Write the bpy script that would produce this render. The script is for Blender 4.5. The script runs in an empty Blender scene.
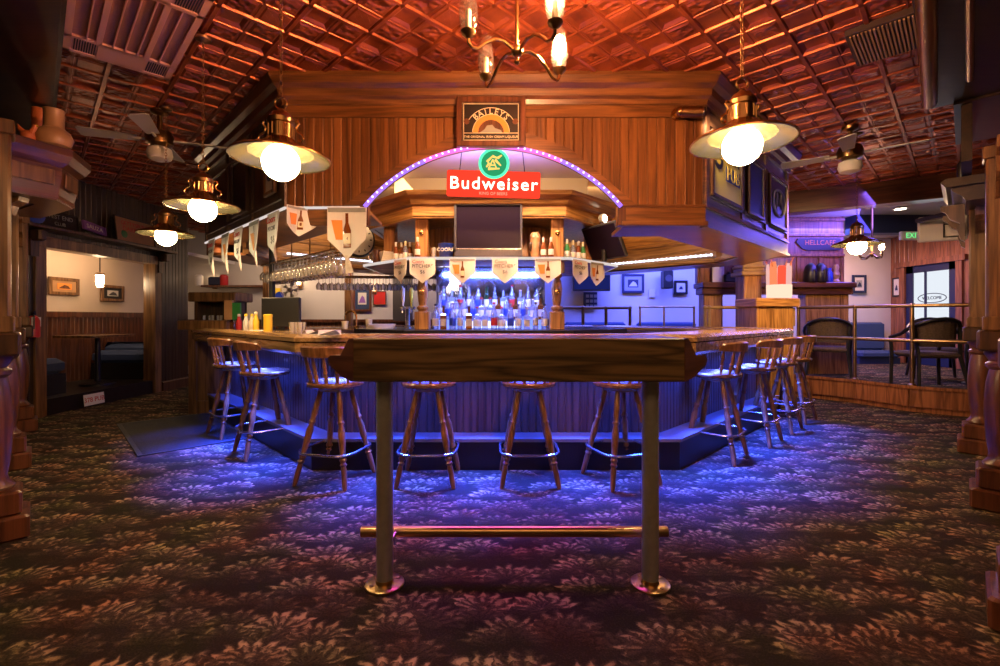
import bpy, math, random
from mathutils import Vector, Matrix

random.seed(7)
C = bpy.context.scene.collection
PI = math.pi
F = 465.0                     # focal length in pixels of the 1000 px wide frame
CZ = 1.21                     # eye height


def px(x, Y): return (x - 500) / F * Y
def pz(y, Y): return CZ + (318 - y) / F * Y


# ------------------------------------------------------------------ camera, world, exposure, area lights
cam_d = bpy.data.cameras.new('camera')
cam = bpy.data.objects.new('camera', cam_d)
C.objects.link(cam)
cam.location = (0, 0, CZ)
cam.rotation_euler = (PI / 2, 0, 0)
cam_d.sensor_width = 36
cam_d.lens = 36 * F / 1000
cam_d.shift_y = -0.015
cam_d.clip_start = 0.05
sc = bpy.context.scene
sc.camera = cam
w = bpy.data.worlds.new('world')
sc.world = w
w.use_nodes = True
w.node_tree.nodes['Background'].inputs[0].default_value = (1.0, 0.55, 0.28, 1)
w.node_tree.nodes['Background'].inputs[1].default_value = 0.03
sc.view_settings.view_transform = 'Standard'
sc.view_settings.look = 'None'
sc.view_settings.exposure = 0.0
sc.view_settings.gamma = 1.0
sc.view_settings.use_curve_mapping = False
sc.cycles.use_denoising = True
sc.cycles.caustics_reflective = False
sc.cycles.caustics_refractive = False
sc.cycles.sample_clamp_indirect = 3.0
sc.cycles.max_bounces = 8


def area(name, loc, target, size, size_y, power, col, spread=PI):
    d = bpy.data.lights.new(name, 'AREA')
    d.shape = 'RECTANGLE'
    d.size, d.size_y = size, size_y
    d.energy = power
    d.color = col
    d.spread = spread
    o = bpy.data.objects.new(name, d)
    C.objects.link(o)
    o.location = loc
    o.rotation_euler = (Vector(target) - Vector(loc)).to_track_quat('-Z', 'Y').to_euler()
    return o


def point(name, loc, power, col, r=0.05):
    d = bpy.data.lights.new(name, 'POINT')
    d.energy = power
    d.color = col
    d.shadow_soft_size = r
    o = bpy.data.objects.new(name, d)
    C.objects.link(o)
    o.location = loc
    return o


BLUE = (0.02, 0.06, 1.0)
VIOLET = (0.35, 0.12, 1.0)
WARM = (1.0, 0.62, 0.30)
# LED strips below the overhang of the bar (front and the two slanted sides): shine on the panels, the step and the carpet
def led_area(name, loc, along, target, size, size_y, power, col, spread=PI):
    # area light whose long side (size) runs along a given horizontal direction
    o = area(name, loc, target, size, size_y, power, col, spread)
    z = -(Vector(target) - Vector(loc)).normalized()
    x = Vector(along).normalized()
    x = (x - z * x.dot(z)).normalized()
    y = z.cross(x)
    o.rotation_euler = Matrix((x, y, z)).transposed().to_euler()
    return o


led_area('led_bar_front', (0, 3.66, .905), (1, 0, 0), (0, 3.30, 0), 2.7, .05, 300, BLUE, 1.2)
led_area('led_bar_front_panel', (0, 3.68, .90), (1, 0, 0), (0, 3.95, .2), 2.7, .04, 17, BLUE, 1.3)
led_area('led_bar_west', (-2.22, 4.39, .905), (-1, 1, 0), (-2.45, 4.16, 0), 1.9, .05, 150, BLUE, 1.1)
led_area('led_bar_west_panel', (-2.53, 4.74, .90), (-1, 1, 0), (-2.30, 4.97, .1), 2.8, .04, 22, BLUE, 1.3)
led_area('led_bar_east', (2.35, 4.62, .905), (1, 1, 0), (2.62, 4.35, 0), 2.5, .05, 280, BLUE, 1.15)
led_area('led_bar_east_panel', (2.33, 4.64, .90), (1, 1, 0), (2.1, 4.87, .1), 2.5, .04, 22, BLUE, 1.3)
# blue wash over the bottles and over the dining room behind the bar
led_area('led_bottles', (-.12, 5.25, 1.78), (1, 0, 0), (-.12, 5.6, 1.1), 1.25, .08, 40, (0.16, 0.24, 1))
area('blue_room', (2.9, 8.9, 2.85), (2.9, 9.6, 1.2), 3.2, .6, 300, (0.10, 0.13, 1.0))
area('blue_platform', (5.6, 7.0, 2.72), (4.6, 7.7, 2.0), 2.2, .5, 70, (0.16, 0.10, 1.0))
area('blue_platform_floor', (5.9, 8.2, 2.72), (5.9, 8.2, 0), 2.0, 1.0, 90, (0.2, 0.25, 1.0))
area('violet_east_side', (4.3, 3.6, 2.25), (2.5, 4.5, 2.05), .6, .2, 16, (0.12, 0.16, 1.0), 1.6)  # added light without a fixture, tints the slanted canopy side blue
# glow of the rope light and the neon in the well under the arch
area('arch_well', (-.05, 4.5, 2.62), (-.05, 4.62, 3.05), 1.6, .3, 50, (0.22, 0.18, 1.0), 2.2)
area('arch_floor', (-.05, 3.5, 2.02), (-.05, 2.75, 0), 1.7, .6, 8, (0.7, 0.08, .9), 1.2)
# warm lamps of the rooms behind, then warm fills added at canopy, aisle and clock
area('warm_west_room', (-3.2, 8.8, 2.5), (-3.2, 9.9, 1.5), 3.5, .4, 55, (1.0, 0.66, 0.42))
area('warm_alcove', (-6.3, 7.3, 2.3), (-6.75, 7.4, 1.5), 1.4, .2, 10, (1.0, 0.60, 0.34))
area('warm_hood', (-.1, 4.55, 2.95), (-.1, 5.3, 2.0), 2.2, .2, 105, (1.0, 0.60, 0.26))  # added fill that brightens the hood, no fixture here
area('warm_ring', (0.0, 6.3, 2.95), (0, 7.5, 1.9), 3.0, 1.0, 130, (1.0, 0.52, 0.18))  # fill added to bring out the inner canopy faces
led_area('soffit_west', (-2.55, 4.75, 2.03), (-1, 1, 0), (-2.55, 4.75, 1.0), 2.2, .12, 24, (1.0, 0.62, 0.30), 2.2)  # both soffit lights are added to warm the soffit by bounce
led_area('soffit_east', (2.35, 4.75, 1.90), (1, 1, 0), (2.35, 4.75, 1.0), 2.2, .12, 34, (1.0, 0.58, 0.26), 2.2)
spot = bpy.data.objects.new('canopy_spot', bpy.data.lights.new('canopy_spot', 'SPOT'))
C.objects.link(spot)
spot.location = (1.56, 3.46, 2.74)
spot.data.energy = 45
spot.data.color = (1.0, 0.72, 0.42)
spot.data.spot_size = 1.6
spot.data.spot_blend = .6
spot.data.shadow_soft_size = .03
spot.rotation_euler = (Vector((2.25, 4.0, 2.4)) - Vector((1.56, 3.46, 2.74))).to_track_quat('-Z', 'Y').to_euler()
area('aisle_warm', (3.5, 4.9, 2.6), (3.9, 6.6, 1.3), .5, .5, 26, (1.0, 0.6, 0.28), 1.8)  # added fill that lifts the pedestal and pilasters
area('clock_warm', (-1.2, 5.9, 2.9), (-2.0, 6.7, 2.2), .8, .3, 14, (1.0, 0.62, 0.3), 2.0)  # small fill added for the clock dial, without a fixture
area('platform_down', (6.9, 8.9, 2.8), (7.2, 8.9, 0), .6, .6, 60, (1.0, 0.5, 0.28))

area('warm_foreground', (0, -.6, 2.9), (0, 1.6, 0), 3.0, 1.0, 34, (1.0, 0.50, 0.22))
# ------------------------------------------------------------------ materials
M = {}


def newmat(name):
    m = bpy.data.materials.new(name)
    m.use_nodes = True
    nt = m.node_tree
    nt.nodes.clear()
    out = nt.nodes.new('ShaderNodeOutputMaterial')
    M[name] = m
    return m, nt, out


def N(nt, kind, **kw):
    n = nt.nodes.new(kind)
    for k, v in kw.items():
        if k in n.inputs:
            n.inputs[k].default_value = v
        else:
            setattr(n, k, v)
    return n


def pbr(name, col, rough=.5, metal=0.0, noise=0.0, nscale=20, bump=0.0, emit=None, estr=0, spec=.5, coat=0):
    m, nt, out = newmat(name)
    b = N(nt, 'ShaderNodeBsdfPrincipled')
    b.inputs['Base Color'].default_value = (*col, 1)
    b.inputs['Roughness'].default_value = rough
    b.inputs['Metallic'].default_value = metal
    b.inputs['Specular IOR Level'].default_value = spec
    b.inputs['Coat Weight'].default_value = coat
    if emit:
        b.inputs['Emission Color'].default_value = (*emit, 1)
        b.inputs['Emission Strength'].default_value = estr
    if noise or bump:
        tc = N(nt, 'ShaderNodeTexCoord')
        no = N(nt, 'ShaderNodeTexNoise', Scale=nscale, Detail=4.0)
        nt.links.new(tc.outputs['Object'], no.inputs['Vector'])
        if noise:
            mx = N(nt, 'ShaderNodeMix', data_type='RGBA', blend_type='MIX')
            mx.inputs[6].default_value = (*[c * (1 - noise) for c in col], 1)
            mx.inputs[7].default_value = (*[min(1, c * (1 + noise)) for c in col], 1)
            nt.links.new(no.outputs['Fac'], mx.inputs[0])
            nt.links.new(mx.outputs[2], b.inputs['Base Color'])
        if bump:
            bp = N(nt, 'ShaderNodeBump', Strength=bump, Distance=.01)
            nt.links.new(no.outputs['Fac'], bp.inputs['Height'])
            nt.links.new(bp.outputs[0], b.inputs['Normal'])
    nt.links.new(b.outputs[0], out.inputs[0])
    return m


def wood(name, dark, light, axis='X', rough=.34, scale=1.0, rings=9.0, rot=0.0, coat=.25, spread=0.7, boards=0.0):
    """oak: stretched noise read as growth rings, plus fine pores; boards = width of separate boards, each with its own grain and tone"""
    m, nt, out = newmat(name)
    tc = N(nt, 'ShaderNodeTexCoord')
    mp0 = N(nt, 'ShaderNodeMapping')
    mp0.inputs['Rotation'].default_value = (0, 0, rot)
    nt.links.new(tc.outputs['Object'], mp0.inputs[0])
    src = mp0.outputs[0]
    tone = None
    if boards:
        sx = N(nt, 'ShaderNodeSeparateXYZ')
        nt.links.new(src, sx.inputs[0])
        dv = N(nt, 'ShaderNodeMath', operation='DIVIDE')
        dv.inputs[1].default_value = boards
        nt.links.new(sx.outputs[0], dv.inputs[0])
        fl = N(nt, 'ShaderNodeMath', operation='FLOOR')
        nt.links.new(dv.outputs[0], fl.inputs[0])
        wn = N(nt, 'ShaderNodeTexWhiteNoise', noise_dimensions='1D')
        nt.links.new(fl.outputs[0], wn.inputs['W'])
        sc_v = N(nt, 'ShaderNodeVectorMath', operation='SCALE')
        sc_v.inputs['Scale'].default_value = 7.0
        nt.links.new(wn.outputs['Color'], sc_v.inputs[0])
        ad = N(nt, 'ShaderNodeVectorMath', operation='ADD')
        nt.links.new(src, ad.inputs[0])
        nt.links.new(sc_v.outputs[0], ad.inputs[1])
        src = ad.outputs[0]
        tone = wn.outputs['Value']
    mp = N(nt, 'ShaderNodeMapping')
    s = {'X': (.9, 11, 11), 'Y': (11, .9, 11), 'Z': (11, 11, .9), 'H': (.9, .9, 11)}[axis]
    mp.inputs['Scale'].default_value = [v * scale for v in s]
    nt.links.new(src, mp.inputs[0])
    n1 = N(nt, 'ShaderNodeTexNoise', Scale=1.0, Detail=2.5, Distortion=.35)
    nt.links.new(mp.outputs[0], n1.inputs['Vector'])
    mul = N(nt, 'ShaderNodeMath', operation='MULTIPLY')
    mul.inputs[1].default_value = rings * 1.4
    nt.links.new(n1.outputs['Fac'], mul.inputs[0])
    fr = N(nt, 'ShaderNodeMath', operation='PINGPONG')
    fr.inputs[1].default_value = 1.0
    nt.links.new(mul.outputs[0], fr.inputs[0])
    mp2 = N(nt, 'ShaderNodeMapping')
    s2 = {'X': (5, 150, 150), 'Y': (150, 5, 150), 'Z': (150, 150, 5), 'H': (5, 5, 150)}[axis]
    mp2.inputs['Scale'].default_value = s2
    nt.links.new(src, mp2.inputs[0])
    n2 = N(nt, 'ShaderNodeTexNoise', Scale=1.0, Detail=3.0)
    nt.links.new(mp2.outputs[0], n2.inputs['Vector'])
    mix = N(nt, 'ShaderNodeMath', operation='MULTIPLY_ADD')
    nt.links.new(fr.outputs[0], mix.inputs[0])
    mix.inputs[1].default_value = spread * .8
    sub = N(nt, 'ShaderNodeMath', operation='MULTIPLY')
    sub.inputs[1].default_value = 1.15 - spread * .8
    nt.links.new(n2.outputs['Fac'], sub.inputs[0])
    nt.links.new(sub.outputs[0], mix.inputs[2])
    fac = mix.outputs[0]
    if tone is not None:
        t2 = N(nt, 'ShaderNodeMath', operation='MULTIPLY_ADD')
        nt.links.new(tone, t2.inputs[0])
        t2.inputs[1].default_value = .30
        t2.inputs[2].default_value = -.15
        t3 = N(nt, 'ShaderNodeMath', operation='ADD')
        nt.links.new(fac, t3.inputs[0])
        nt.links.new(t2.outputs[0], t3.inputs[1])
        fac = t3.outputs[0]
    ramp = N(nt, 'ShaderNodeValToRGB')
    ramp.color_ramp.elements[0].position = .15
    ramp.color_ramp.elements[0].color = (*dark, 1)
    ramp.color_ramp.elements[1].position = .9
    ramp.color_ramp.elements[1].color = (*light, 1)
    nt.links.new(fac, ramp.inputs[0])
    b = N(nt, 'ShaderNodeBsdfPrincipled')
    b.inputs['Roughness'].default_value = rough
    b.inputs['Coat Weight'].default_value = coat
    b.inputs['Coat Roughness'].default_value = .18
    nt.links.new(ramp.outputs[0], b.inputs['Base Color'])
    bp = N(nt, 'ShaderNodeBump', Strength=.12, Distance=.004)
    nt.links.new(n2.outputs['Fac'], bp.inputs['Height'])
    nt.links.new(bp.outputs[0], b.inputs['Normal'])
    nt.links.new(b.outputs[0], out.inputs[0])
    return m


def emis(name, col, strength):
    m, nt, out = newmat(name)
    e = N(nt, 'ShaderNodeEmission')
    e.inputs[0].default_value = (*col, 1)
    e.inputs[1].default_value = strength
    nt.links.new(e.outputs[0], out.inputs[0])
    return m


def clear(name, tint=(1, 1, 1), gloss=.25, rough=.03, body=0.0, bodycol=(1, 1, 1)):
    """thin glass: lets light through, mirrors at grazing angles"""
    m, nt, out = newmat(name)
    t = N(nt, 'ShaderNodeBsdfTransparent')
    t.inputs[0].default_value = (*tint, 1)
    g = N(nt, 'ShaderNodeBsdfGlossy')
    g.inputs['Roughness'].default_value = rough
    lw = N(nt, 'ShaderNodeLayerWeight')
    lw.inputs[0].default_value = gloss
    mx = N(nt, 'ShaderNodeMixShader')
    nt.links.new(lw.outputs['Facing'], mx.inputs[0])
    src = t
    if body:
        d = N(nt, 'ShaderNodeBsdfDiffuse')
        d.inputs[0].default_value = (*bodycol, 1)
        mb = N(nt, 'ShaderNodeMixShader')
        mb.inputs[0].default_value = body
        nt.links.new(t.outputs[0], mb.inputs[1])
        nt.links.new(d.outputs[0], mb.inputs[2])
        src = mb
    nt.links.new(src.outputs[0], mx.inputs[1])
    nt.links.new(g.outputs[0], mx.inputs[2])
    nt.links.new(mx.outputs[0], out.inputs[0])
    return m


# woods
wood('oak_red_v', (.06, .020, .006), (.25, .10, .028), 'Z', rings=5, boards=.0718, spread=.55, scale=.8)
wood('oak_red_h', (.055, .018, .005), (.25, .10, .028), 'H', rings=6, spread=.6)
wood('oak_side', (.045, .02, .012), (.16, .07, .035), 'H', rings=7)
wood('oak_gold_h', (.16, .065, .016), (.50, .25, .075), 'H', rings=7)
wood('oak_gold_v', (.16, .065, .016), (.50, .25, .075), 'Z', rings=7, boards=.07)
wood('oak_table', (.035, .022, .009), (.21, .135, .055), 'X', rings=9, scale=1.0, rough=.42, spread=.85)
wood('oak_bar', (.16, .085, .03), (.48, .29, .12), 'X', rings=7, rot=PI / 4, rough=.22, coat=.6)
wood('bar_panel', (.04, .02, .015), (.14, .075, .05), 'Z', rings=4, rough=.4, boards=.0616, spread=.4)
wood('stool_wood', (.10, .038, .012), (.34, .155, .06), 'Z', rings=6, rough=.28, coat=.5)
wood('stool_seat', (.13, .05, .016), (.40, .19, .08), 'X', rings=6, rough=.25, coat=.6)
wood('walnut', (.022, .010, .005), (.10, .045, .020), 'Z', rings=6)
wood('mahogany', (.045, .014, .007), (.17, .06, .026), 'Z', rings=5, rough=.3, coat=.4)
wood('mahogany_h', (.045, .014, .007), (.17, .06, .026), 'H', rings=5, rough=.3, coat=.4)
wood('panel_dark', (.012, .007, .004), (.048, .027, .014), 'Z', rings=6)
wood('beam_dark', (.010, .005, .003), (.035, .016, .009), 'X', rings=5)
wood('panel_red', (.10, .032, .014), (.36, .135, .06), 'Z', rings=6)
wood('oak_brown', (.07, .03, .011), (.27, .135, .05), 'Z', rings=6)
pbr('step_black', (.012, .008, .007), .35)
pbr('step_edge', (.20, .17, .16), .3, noise=.2)
pbr('brass', (.55, .33, .12), .24, 1.0, noise=.15, nscale=9)
pbr('brass_old', (.30, .17, .07), .3, 1.0, noise=.3, nscale=14)
pbr('gold_wood', (.30, .19, .08), .3, 0, noise=.2)
pbr('steel_dark', (.50, .53, .52), .33, .6, noise=.2, nscale=30)
pbr('steel', (.62, .60, .58), .25, 1.0)
pbr('copper_tube', (.50, .33, .16), .3, 1.0, noise=.2, nscale=5)
pbr('black', (.012, .012, .013), .4)
pbr('black_gloss', (.010, .008, .014), .35)
pbr('grey_plastic', (.07, .065, .07), .4)
pbr('rubber', (.020, .022, .020), .75, noise=.3, nscale=60, bump=.4)
pbr('white_paint', (.62, .60, .58), .7, noise=.05, nscale=4)
pbr('cream_paint', (.62, .50, .38), .75, noise=.08, nscale=3)
pbr('beige_paint', (.30, .24, .18), .75)
pbr('white', (.75, .74, .72), .6)
pbr('paper', (.70, .66, .58), .8, noise=.08, nscale=12)
pbr('yellow', (.85, .62, .05), .4)
pbr('red', (.55, .02, .02), .4)
pbr('blue', (.02, .05, .40), .4)
pbr('blue_cloth', (.030, .055, .14), .85, noise=.25, nscale=80, bump=.2)
pbr('navy', (.012, .02, .07), .5)
pbr('orange_clay', (.60, .16, .05), .4, noise=.25, nscale=12)
pbr('tan_clay', (.45, .25, .12), .3, noise=.2, nscale=10)
pbr('green', (.03, .22, .05), .4)
pbr('amber', (.20, .055, .012), .15, coat=.6)
pbr('purple', (.25, .10, .45), .5)
pbr('orange', (.80, .30, .05), .5)
pbr('pink_grille', (.80, .44, .37), .55)
pbr('grille_dark', (.045, .025, .022), .7)
pbr('ochre_grille', (.30, .19, .08), .55)
pbr('slat_white', (.5, .48, .45), .5)
pbr('ivory', (.80, .72, .52), .5)
pbr('fabric_pattern', (.09, .06, .045), .9, noise=.8, nscale=60)
pbr('grey_lid', (.30, .32, .31), .5)
emis('globe_glow', (1.0, .74, .40), 75)
emis('bulb_glow', (1.0, .44, .19), 5200)
emis('bulb_small', (1.0, .68, .38), 60)
emis('blue_led', (.10, .16, 1.0), 5)
emis('rope_violet', (.36, .16, 1.0), 1.5)
emis('rope_pink', (1.0, .16, .62), 1.5)
emis('rope_bead', (.85, .65, 1.0), 3.0)
emis('rope_white', (.85, .85, 1.0), 2.2)
emis('strip_white', (1.0, .86, .80), .75)
emis('neon_red', (1.0, .055, .025), 1.15)
emis('neon_white', (1.0, .80, .60), 3.0)
emis('neon_pale', (1.0, .32, .20), 1.3)
emis('neon_green', (.10, .95, .45), 1.5)
emis('neon_green_panel', (.03, .36, .14), 1.0)
emis('neon_amber', (1.0, .62, .14), 1.3)
emis('riser_glow', (.18, .25, 1.0), 1.6)
emis('riser_white', (.55, .60, 1.0), 2.6)
emis('tv_blue', (.02, .03, .25), .5)
emis('exit_green', (.15, .8, .25), 1.2)
emis('lamp_red', (1.0, .10, .05), 1.1)
emis('lamp_white', (1.0, .66, .48), 1.25)
emis('lamp_orange', (1.0, .28, .12), 1.0)
emis('sconce_glow', (1.0, .62, .32), 9)
emis('lamp_pale', (1.0, .55, .50), .9)
emis('day_glass', (.86, .92, 1.0), .95)
emis('downlight', (1.0, .85, .62), 14)
clear('glass_clear', (.93, .95, 1.0), .35, body=.10, bodycol=(.7, .75, .9))
clear('glass_bottle', (.80, .86, 1.0), .45, body=.30, bodycol=(.62, .68, .95))
clear('glass_wine', (.93, .92, .92), .55, body=.34, bodycol=(.9, .88, .86))
clear('glass_thin', (.96, .95, .93), .28, body=.02)
clear('glass_amber', (.75, .35, .10), .35, body=.45, bodycol=(.30, .10, .02))
clear('glass_green', (.25, .55, .2), .35, body=.45, bodycol=(.03, .12, .03))
pbr('mirror', (.45, .50, .75), .12, 1.0)
pbr('screen', (.014, .007, .016), .4, spec=.12)
pbr('reflector', (.34, .29, .15), .25, .85, noise=.15, nscale=9)
pbr('grille_mesh', (.40, .20, .16), .7, noise=.4, nscale=260)


def tin(name, kind):
    """embossed copper-brown tin: plain, lattice or floral relief as bump, in the ceiling's own 45 degree grid"""
    m, nt, out = newmat(name)
    b = N(nt, 'ShaderNodeBsdfPrincipled')
    b.inputs['Metallic'].default_value = .55
    b.inputs['Roughness'].default_value = .36
    tc = N(nt, 'ShaderNodeTexCoord')
    mp = N(nt, 'ShaderNodeMapping')
    mp.inputs['Rotation'].default_value = (0, 0, PI / 4)
    nt.links.new(tc.outputs['Object'], mp.inputs[0])
    n0 = N(nt, 'ShaderNodeTexNoise', Scale=5.0, Detail=5.0)
    nt.links.new(mp.outputs[0], n0.inputs['Vector'])
    rp = N(nt, 'ShaderNodeValToRGB')
    rp.color_ramp.elements[0].position = .3
    rp.color_ramp.elements[0].color = (.17, .036, .012, 1)
    rp.color_ramp.elements[1].position = .7
    rp.color_ramp.elements[1].color = (.52, .13, .040, 1)
    nt.links.new(n0.outputs['Fac'], rp.inputs[0])
    nt.links.new(rp.outputs[0], b.inputs['Base Color'])
    bp = N(nt, 'ShaderNodeBump', Strength=1.0, Distance=.03)
    if kind == 'lattice':
        mp2 = N(nt, 'ShaderNodeMapping')
        mp2.inputs['Rotation'].default_value = (0, 0, PI / 4)
        nt.links.new(mp.outputs[0], mp2.inputs[0])
        sx = N(nt, 'ShaderNodeSeparateXYZ')
        nt.links.new(mp2.outputs[0], sx.inputs[0])
        hs = []
        for ax in (0, 1):
            mu = N(nt, 'ShaderNodeMath', operation='MULTIPLY')
            mu.inputs[1].default_value = 26.0
            nt.links.new(sx.outputs[ax], mu.inputs[0])
            pp = N(nt, 'ShaderNodeMath', operation='PINGPONG')
            pp.inputs[1].default_value = .5
            nt.links.new(mu.outputs[0], pp.inputs[0])
            gt = N(nt, 'ShaderNodeMath', operation='LESS_THAN')
            gt.inputs[1].default_value = .13
            nt.links.new(pp.outputs[0], gt.inputs[0])
            hs.append(gt)
        mxx = N(nt, 'ShaderNodeMath', operation='MAXIMUM')
        nt.links.new(hs[0].outputs[0], mxx.inputs[0])
        nt.links.new(hs[1].outputs[0], mxx.inputs[1])
        inv = N(nt, 'ShaderNodeMath', operation='SUBTRACT')
        inv.inputs[0].default_value = 1
        nt.links.new(mxx.outputs[0], inv.inputs[1])
        nt.links.new(mxx.outputs[0], bp.inputs['Height'])
    elif kind == 'floral':
        vo = N(nt, 'ShaderNodeTexVoronoi', Scale=26.0)
        vo.feature = 'SMOOTH_F1'
        nt.links.new(mp.outputs[0], vo.inputs['Vector'])
        nt.links.new(vo.outputs['Distance'], bp.inputs['Height'])
    else:
        nt.links.new(n0.outputs['Fac'], bp.inputs['Height'])
        bp.inputs['Strength'].default_value = .06
    nt.links.new(bp.outputs[0], b.inputs['Normal'])
    nt.links.new(b.outputs[0], out.inputs[0])
    return m


tin('tin_plain', 'plain')
tin('tin_lattice', 'lattice')
tin('tin_floral', 'floral')


def carpet():
    """dark carpet woven with overlapping pale feathery plumes"""
    m, nt, out = newmat('carpet')
    b = N(nt, 'ShaderNodeBsdfPrincipled')
    b.inputs['Roughness'].default_value = .95
    b.inputs['Specular IOR Level'].default_value = .1
    tc = N(nt, 'ShaderNodeTexCoord')

    def plume(scale, off, petals):
        mp = N(nt, 'ShaderNodeMapping')
        mp.inputs['Location'].default_value = off
        mp.inputs['Scale'].default_value = (scale * .78, scale, 0)
        nt.links.new(tc.outputs['Object'], mp.inputs[0])
        nz = N(nt, 'ShaderNodeTexNoise', Scale=3.0, Detail=2.0)
        nt.links.new(mp.outputs[0], nz.inputs['Vector'])
        wz = N(nt, 'ShaderNodeTexNoise', Scale=2.6, Detail=3.0)
        nt.links.new(mp.outputs[0], wz.inputs['Vector'])
        wv = N(nt, 'ShaderNodeVectorMath', operation='MULTIPLY_ADD')
        nt.links.new(wz.outputs['Color'], wv.inputs[0])
        wv.inputs[1].default_value = (.34, .34, 0)
        nt.links.new(mp.outputs[0], wv.inputs[2])
        mp = wv
        vo = N(nt, 'ShaderNodeTexVoronoi', Scale=1.0, Randomness=.9)
        vo.voronoi_dimensions = '2D'
        nt.links.new(mp.outputs[0], vo.inputs['Vector'])
        d = N(nt, 'ShaderNodeVectorMath', operation='SUBTRACT')
        nt.links.new(mp.outputs[0], d.inputs[0])
        nt.links.new(vo.outputs['Position'], d.inputs[1])
        ad = N(nt, 'ShaderNodeVectorMath', operation='ADD')
        nt.links.new(d.outputs[0], ad.inputs[0])
        ad.inputs[1].default_value = (0, .30, 0)          # the fan opens away from its root
        se = N(nt, 'ShaderNodeSeparateXYZ')
        nt.links.new(ad.outputs[0], se.inputs[0])
        at = N(nt, 'ShaderNodeMath', operation='ARCTAN2')
        nt.links.new(se.outputs[0], at.inputs[0])
        nt.links.new(se.outputs[1], at.inputs[1])
        ln = N(nt, 'ShaderNodeVectorMath', operation='LENGTH')
        nt.links.new(ad.outputs[0], ln.inputs[0])
        # petals: streaks around the root
        mu = N(nt, 'ShaderNodeMath', operation='MULTIPLY_ADD')
        nt.links.new(at.outputs[0], mu.inputs[0])
        mu.inputs[1].default_value = petals
        nt.links.new(nz.outputs['Fac'], mu.inputs[2])
        pp = N(nt, 'ShaderNodeMath', operation='PINGPONG')
        pp.inputs[1].default_value = .5
        nt.links.new(mu.outputs[0], pp.inputs[0])
        # wavy second frequency along the radius: overlapping rows of leaflets
        r2 = N(nt, 'ShaderNodeMath', operation='MULTIPLY_ADD')
        nt.links.new(ln.outputs['Value'], r2.inputs[0])
        r2.inputs[1].default_value = -5.0
        nt.links.new(pp.outputs[0], r2.inputs[2])
        fr = N(nt, 'ShaderNodeMath', operation='FRACT')
        nt.links.new(r2.outputs[0], fr.inputs[0])
        # reach of the fan: long petals end in points
        lim = N(nt, 'ShaderNodeMath', operation='MULTIPLY_ADD')
        nt.links.new(pp.outputs[0], lim.inputs[0])
        lim.inputs[1].default_value = .35
        lim.inputs[2].default_value = .52
        df = N(nt, 'ShaderNodeMath', operation='SUBTRACT')
        nt.links.new(lim.outputs[0], df.inputs[0])
        nt.links.new(ln.outputs['Value'], df.inputs[1])
        sm = N(nt, 'ShaderNodeMapRange')
        sm.inputs['From Min'].default_value = -.03
        sm.inputs['From Max'].default_value = .10
        nt.links.new(df.outputs[0], sm.inputs['Value'])
        st = N(nt, 'ShaderNodeMapRange')
        st.inputs['From Min'].default_value = .05
        st.inputs['From Max'].default_value = .38
        st.inputs['To Min'].default_value = .38
        nt.links.new(pp.outputs[0], st.inputs['Value'])
        lf = N(nt, 'ShaderNodeMapRange')
        lf.inputs['From Min'].default_value = 0
        lf.inputs['From Max'].default_value = 1
        lf.inputs['To Min'].default_value = .45
        lf.inputs['To Max'].default_value = 1.0
        nt.links.new(fr.outputs[0], lf.inputs['Value'])
        a = N(nt, 'ShaderNodeMath', operation='MULTIPLY')
        nt.links.new(sm.outputs[0], a.inputs[0])
        nt.links.new(st.outputs[0], a.inputs[1])
        a2 = N(nt, 'ShaderNodeMath', operation='MULTIPLY')
        nt.links.new(a.outputs[0], a2.inputs[0])
        nt.links.new(lf.outputs[0], a2.inputs[1])
        # dark root, bright tips
        rt = N(nt, 'ShaderNodeMapRange')
        rt.inputs['From Min'].default_value = .10
        rt.inputs['From Max'].default_value = .50
        rt.inputs['To Min'].default_value = .25
        nt.links.new(ln.outputs['Value'], rt.inputs['Value'])
        cs = N(nt, 'ShaderNodeMath', operation='COSINE')
        nt.links.new(at.outputs[0], cs.inputs[0])
        cm = N(nt, 'ShaderNodeMapRange')
        cm.inputs['From Min'].default_value = -.35
        cm.inputs['From Max'].default_value = .25
        cm.inputs['To Min'].default_value = .15
        nt.links.new(cs.outputs[0], cm.inputs['Value'])
        rc = N(nt, 'ShaderNodeMath', operation='MULTIPLY')
        nt.links.new(rt.outputs[0], rc.inputs[0])
        nt.links.new(cm.outputs[0], rc.inputs[1])
        a2b = N(nt, 'ShaderNodeMath', operation='MULTIPLY')
        nt.links.new(a2.outputs[0], a2b.inputs[0])
        nt.links.new(rc.outputs[0], a2b.inputs[1])
        a2 = a2b
        # each plume its own tone
        tone = N(nt, 'ShaderNodeMapRange')
        tone.inputs['To Min'].default_value = .45
        tone.inputs['To Max'].default_value = 1.0
        sc_ = N(nt, 'ShaderNodeSeparateColor')
        nt.links.new(vo.outputs['Color'], sc_.inputs[0])
        nt.links.new(sc_.outputs[0], tone.inputs['Value'])
        a3 = N(nt, 'ShaderNodeMath', operation='MULTIPLY')
        nt.links.new(a2.outputs[0], a3.inputs[0])
        nt.links.new(tone.outputs[0], a3.inputs[1])
        return a3

    p1 = plume(5.0, (0, 0, 0), 2.4)
    p2 = plume(6.2, (1.7, .45, 0), 2.0)
    mx = N(nt, 'ShaderNodeMath', operation='MAXIMUM')
    s2 = N(nt, 'ShaderNodeMath', operation='MULTIPLY')
    s2.inputs[1].default_value = .62
    nt.links.new(p2.outputs[0], s2.inputs[0])
    nt.links.new(p1.outputs[0], mx.inputs[0])
    nt.links.new(s2.outputs[0], mx.inputs[1])
    fz = N(nt, 'ShaderNodeTexNoise', Scale=140.0, Detail=2.0)
    nt.links.new(tc.outputs['Object'], fz.inputs['Vector'])
    ff = N(nt, 'ShaderNodeMath', operation='MULTIPLY_ADD')
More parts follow.
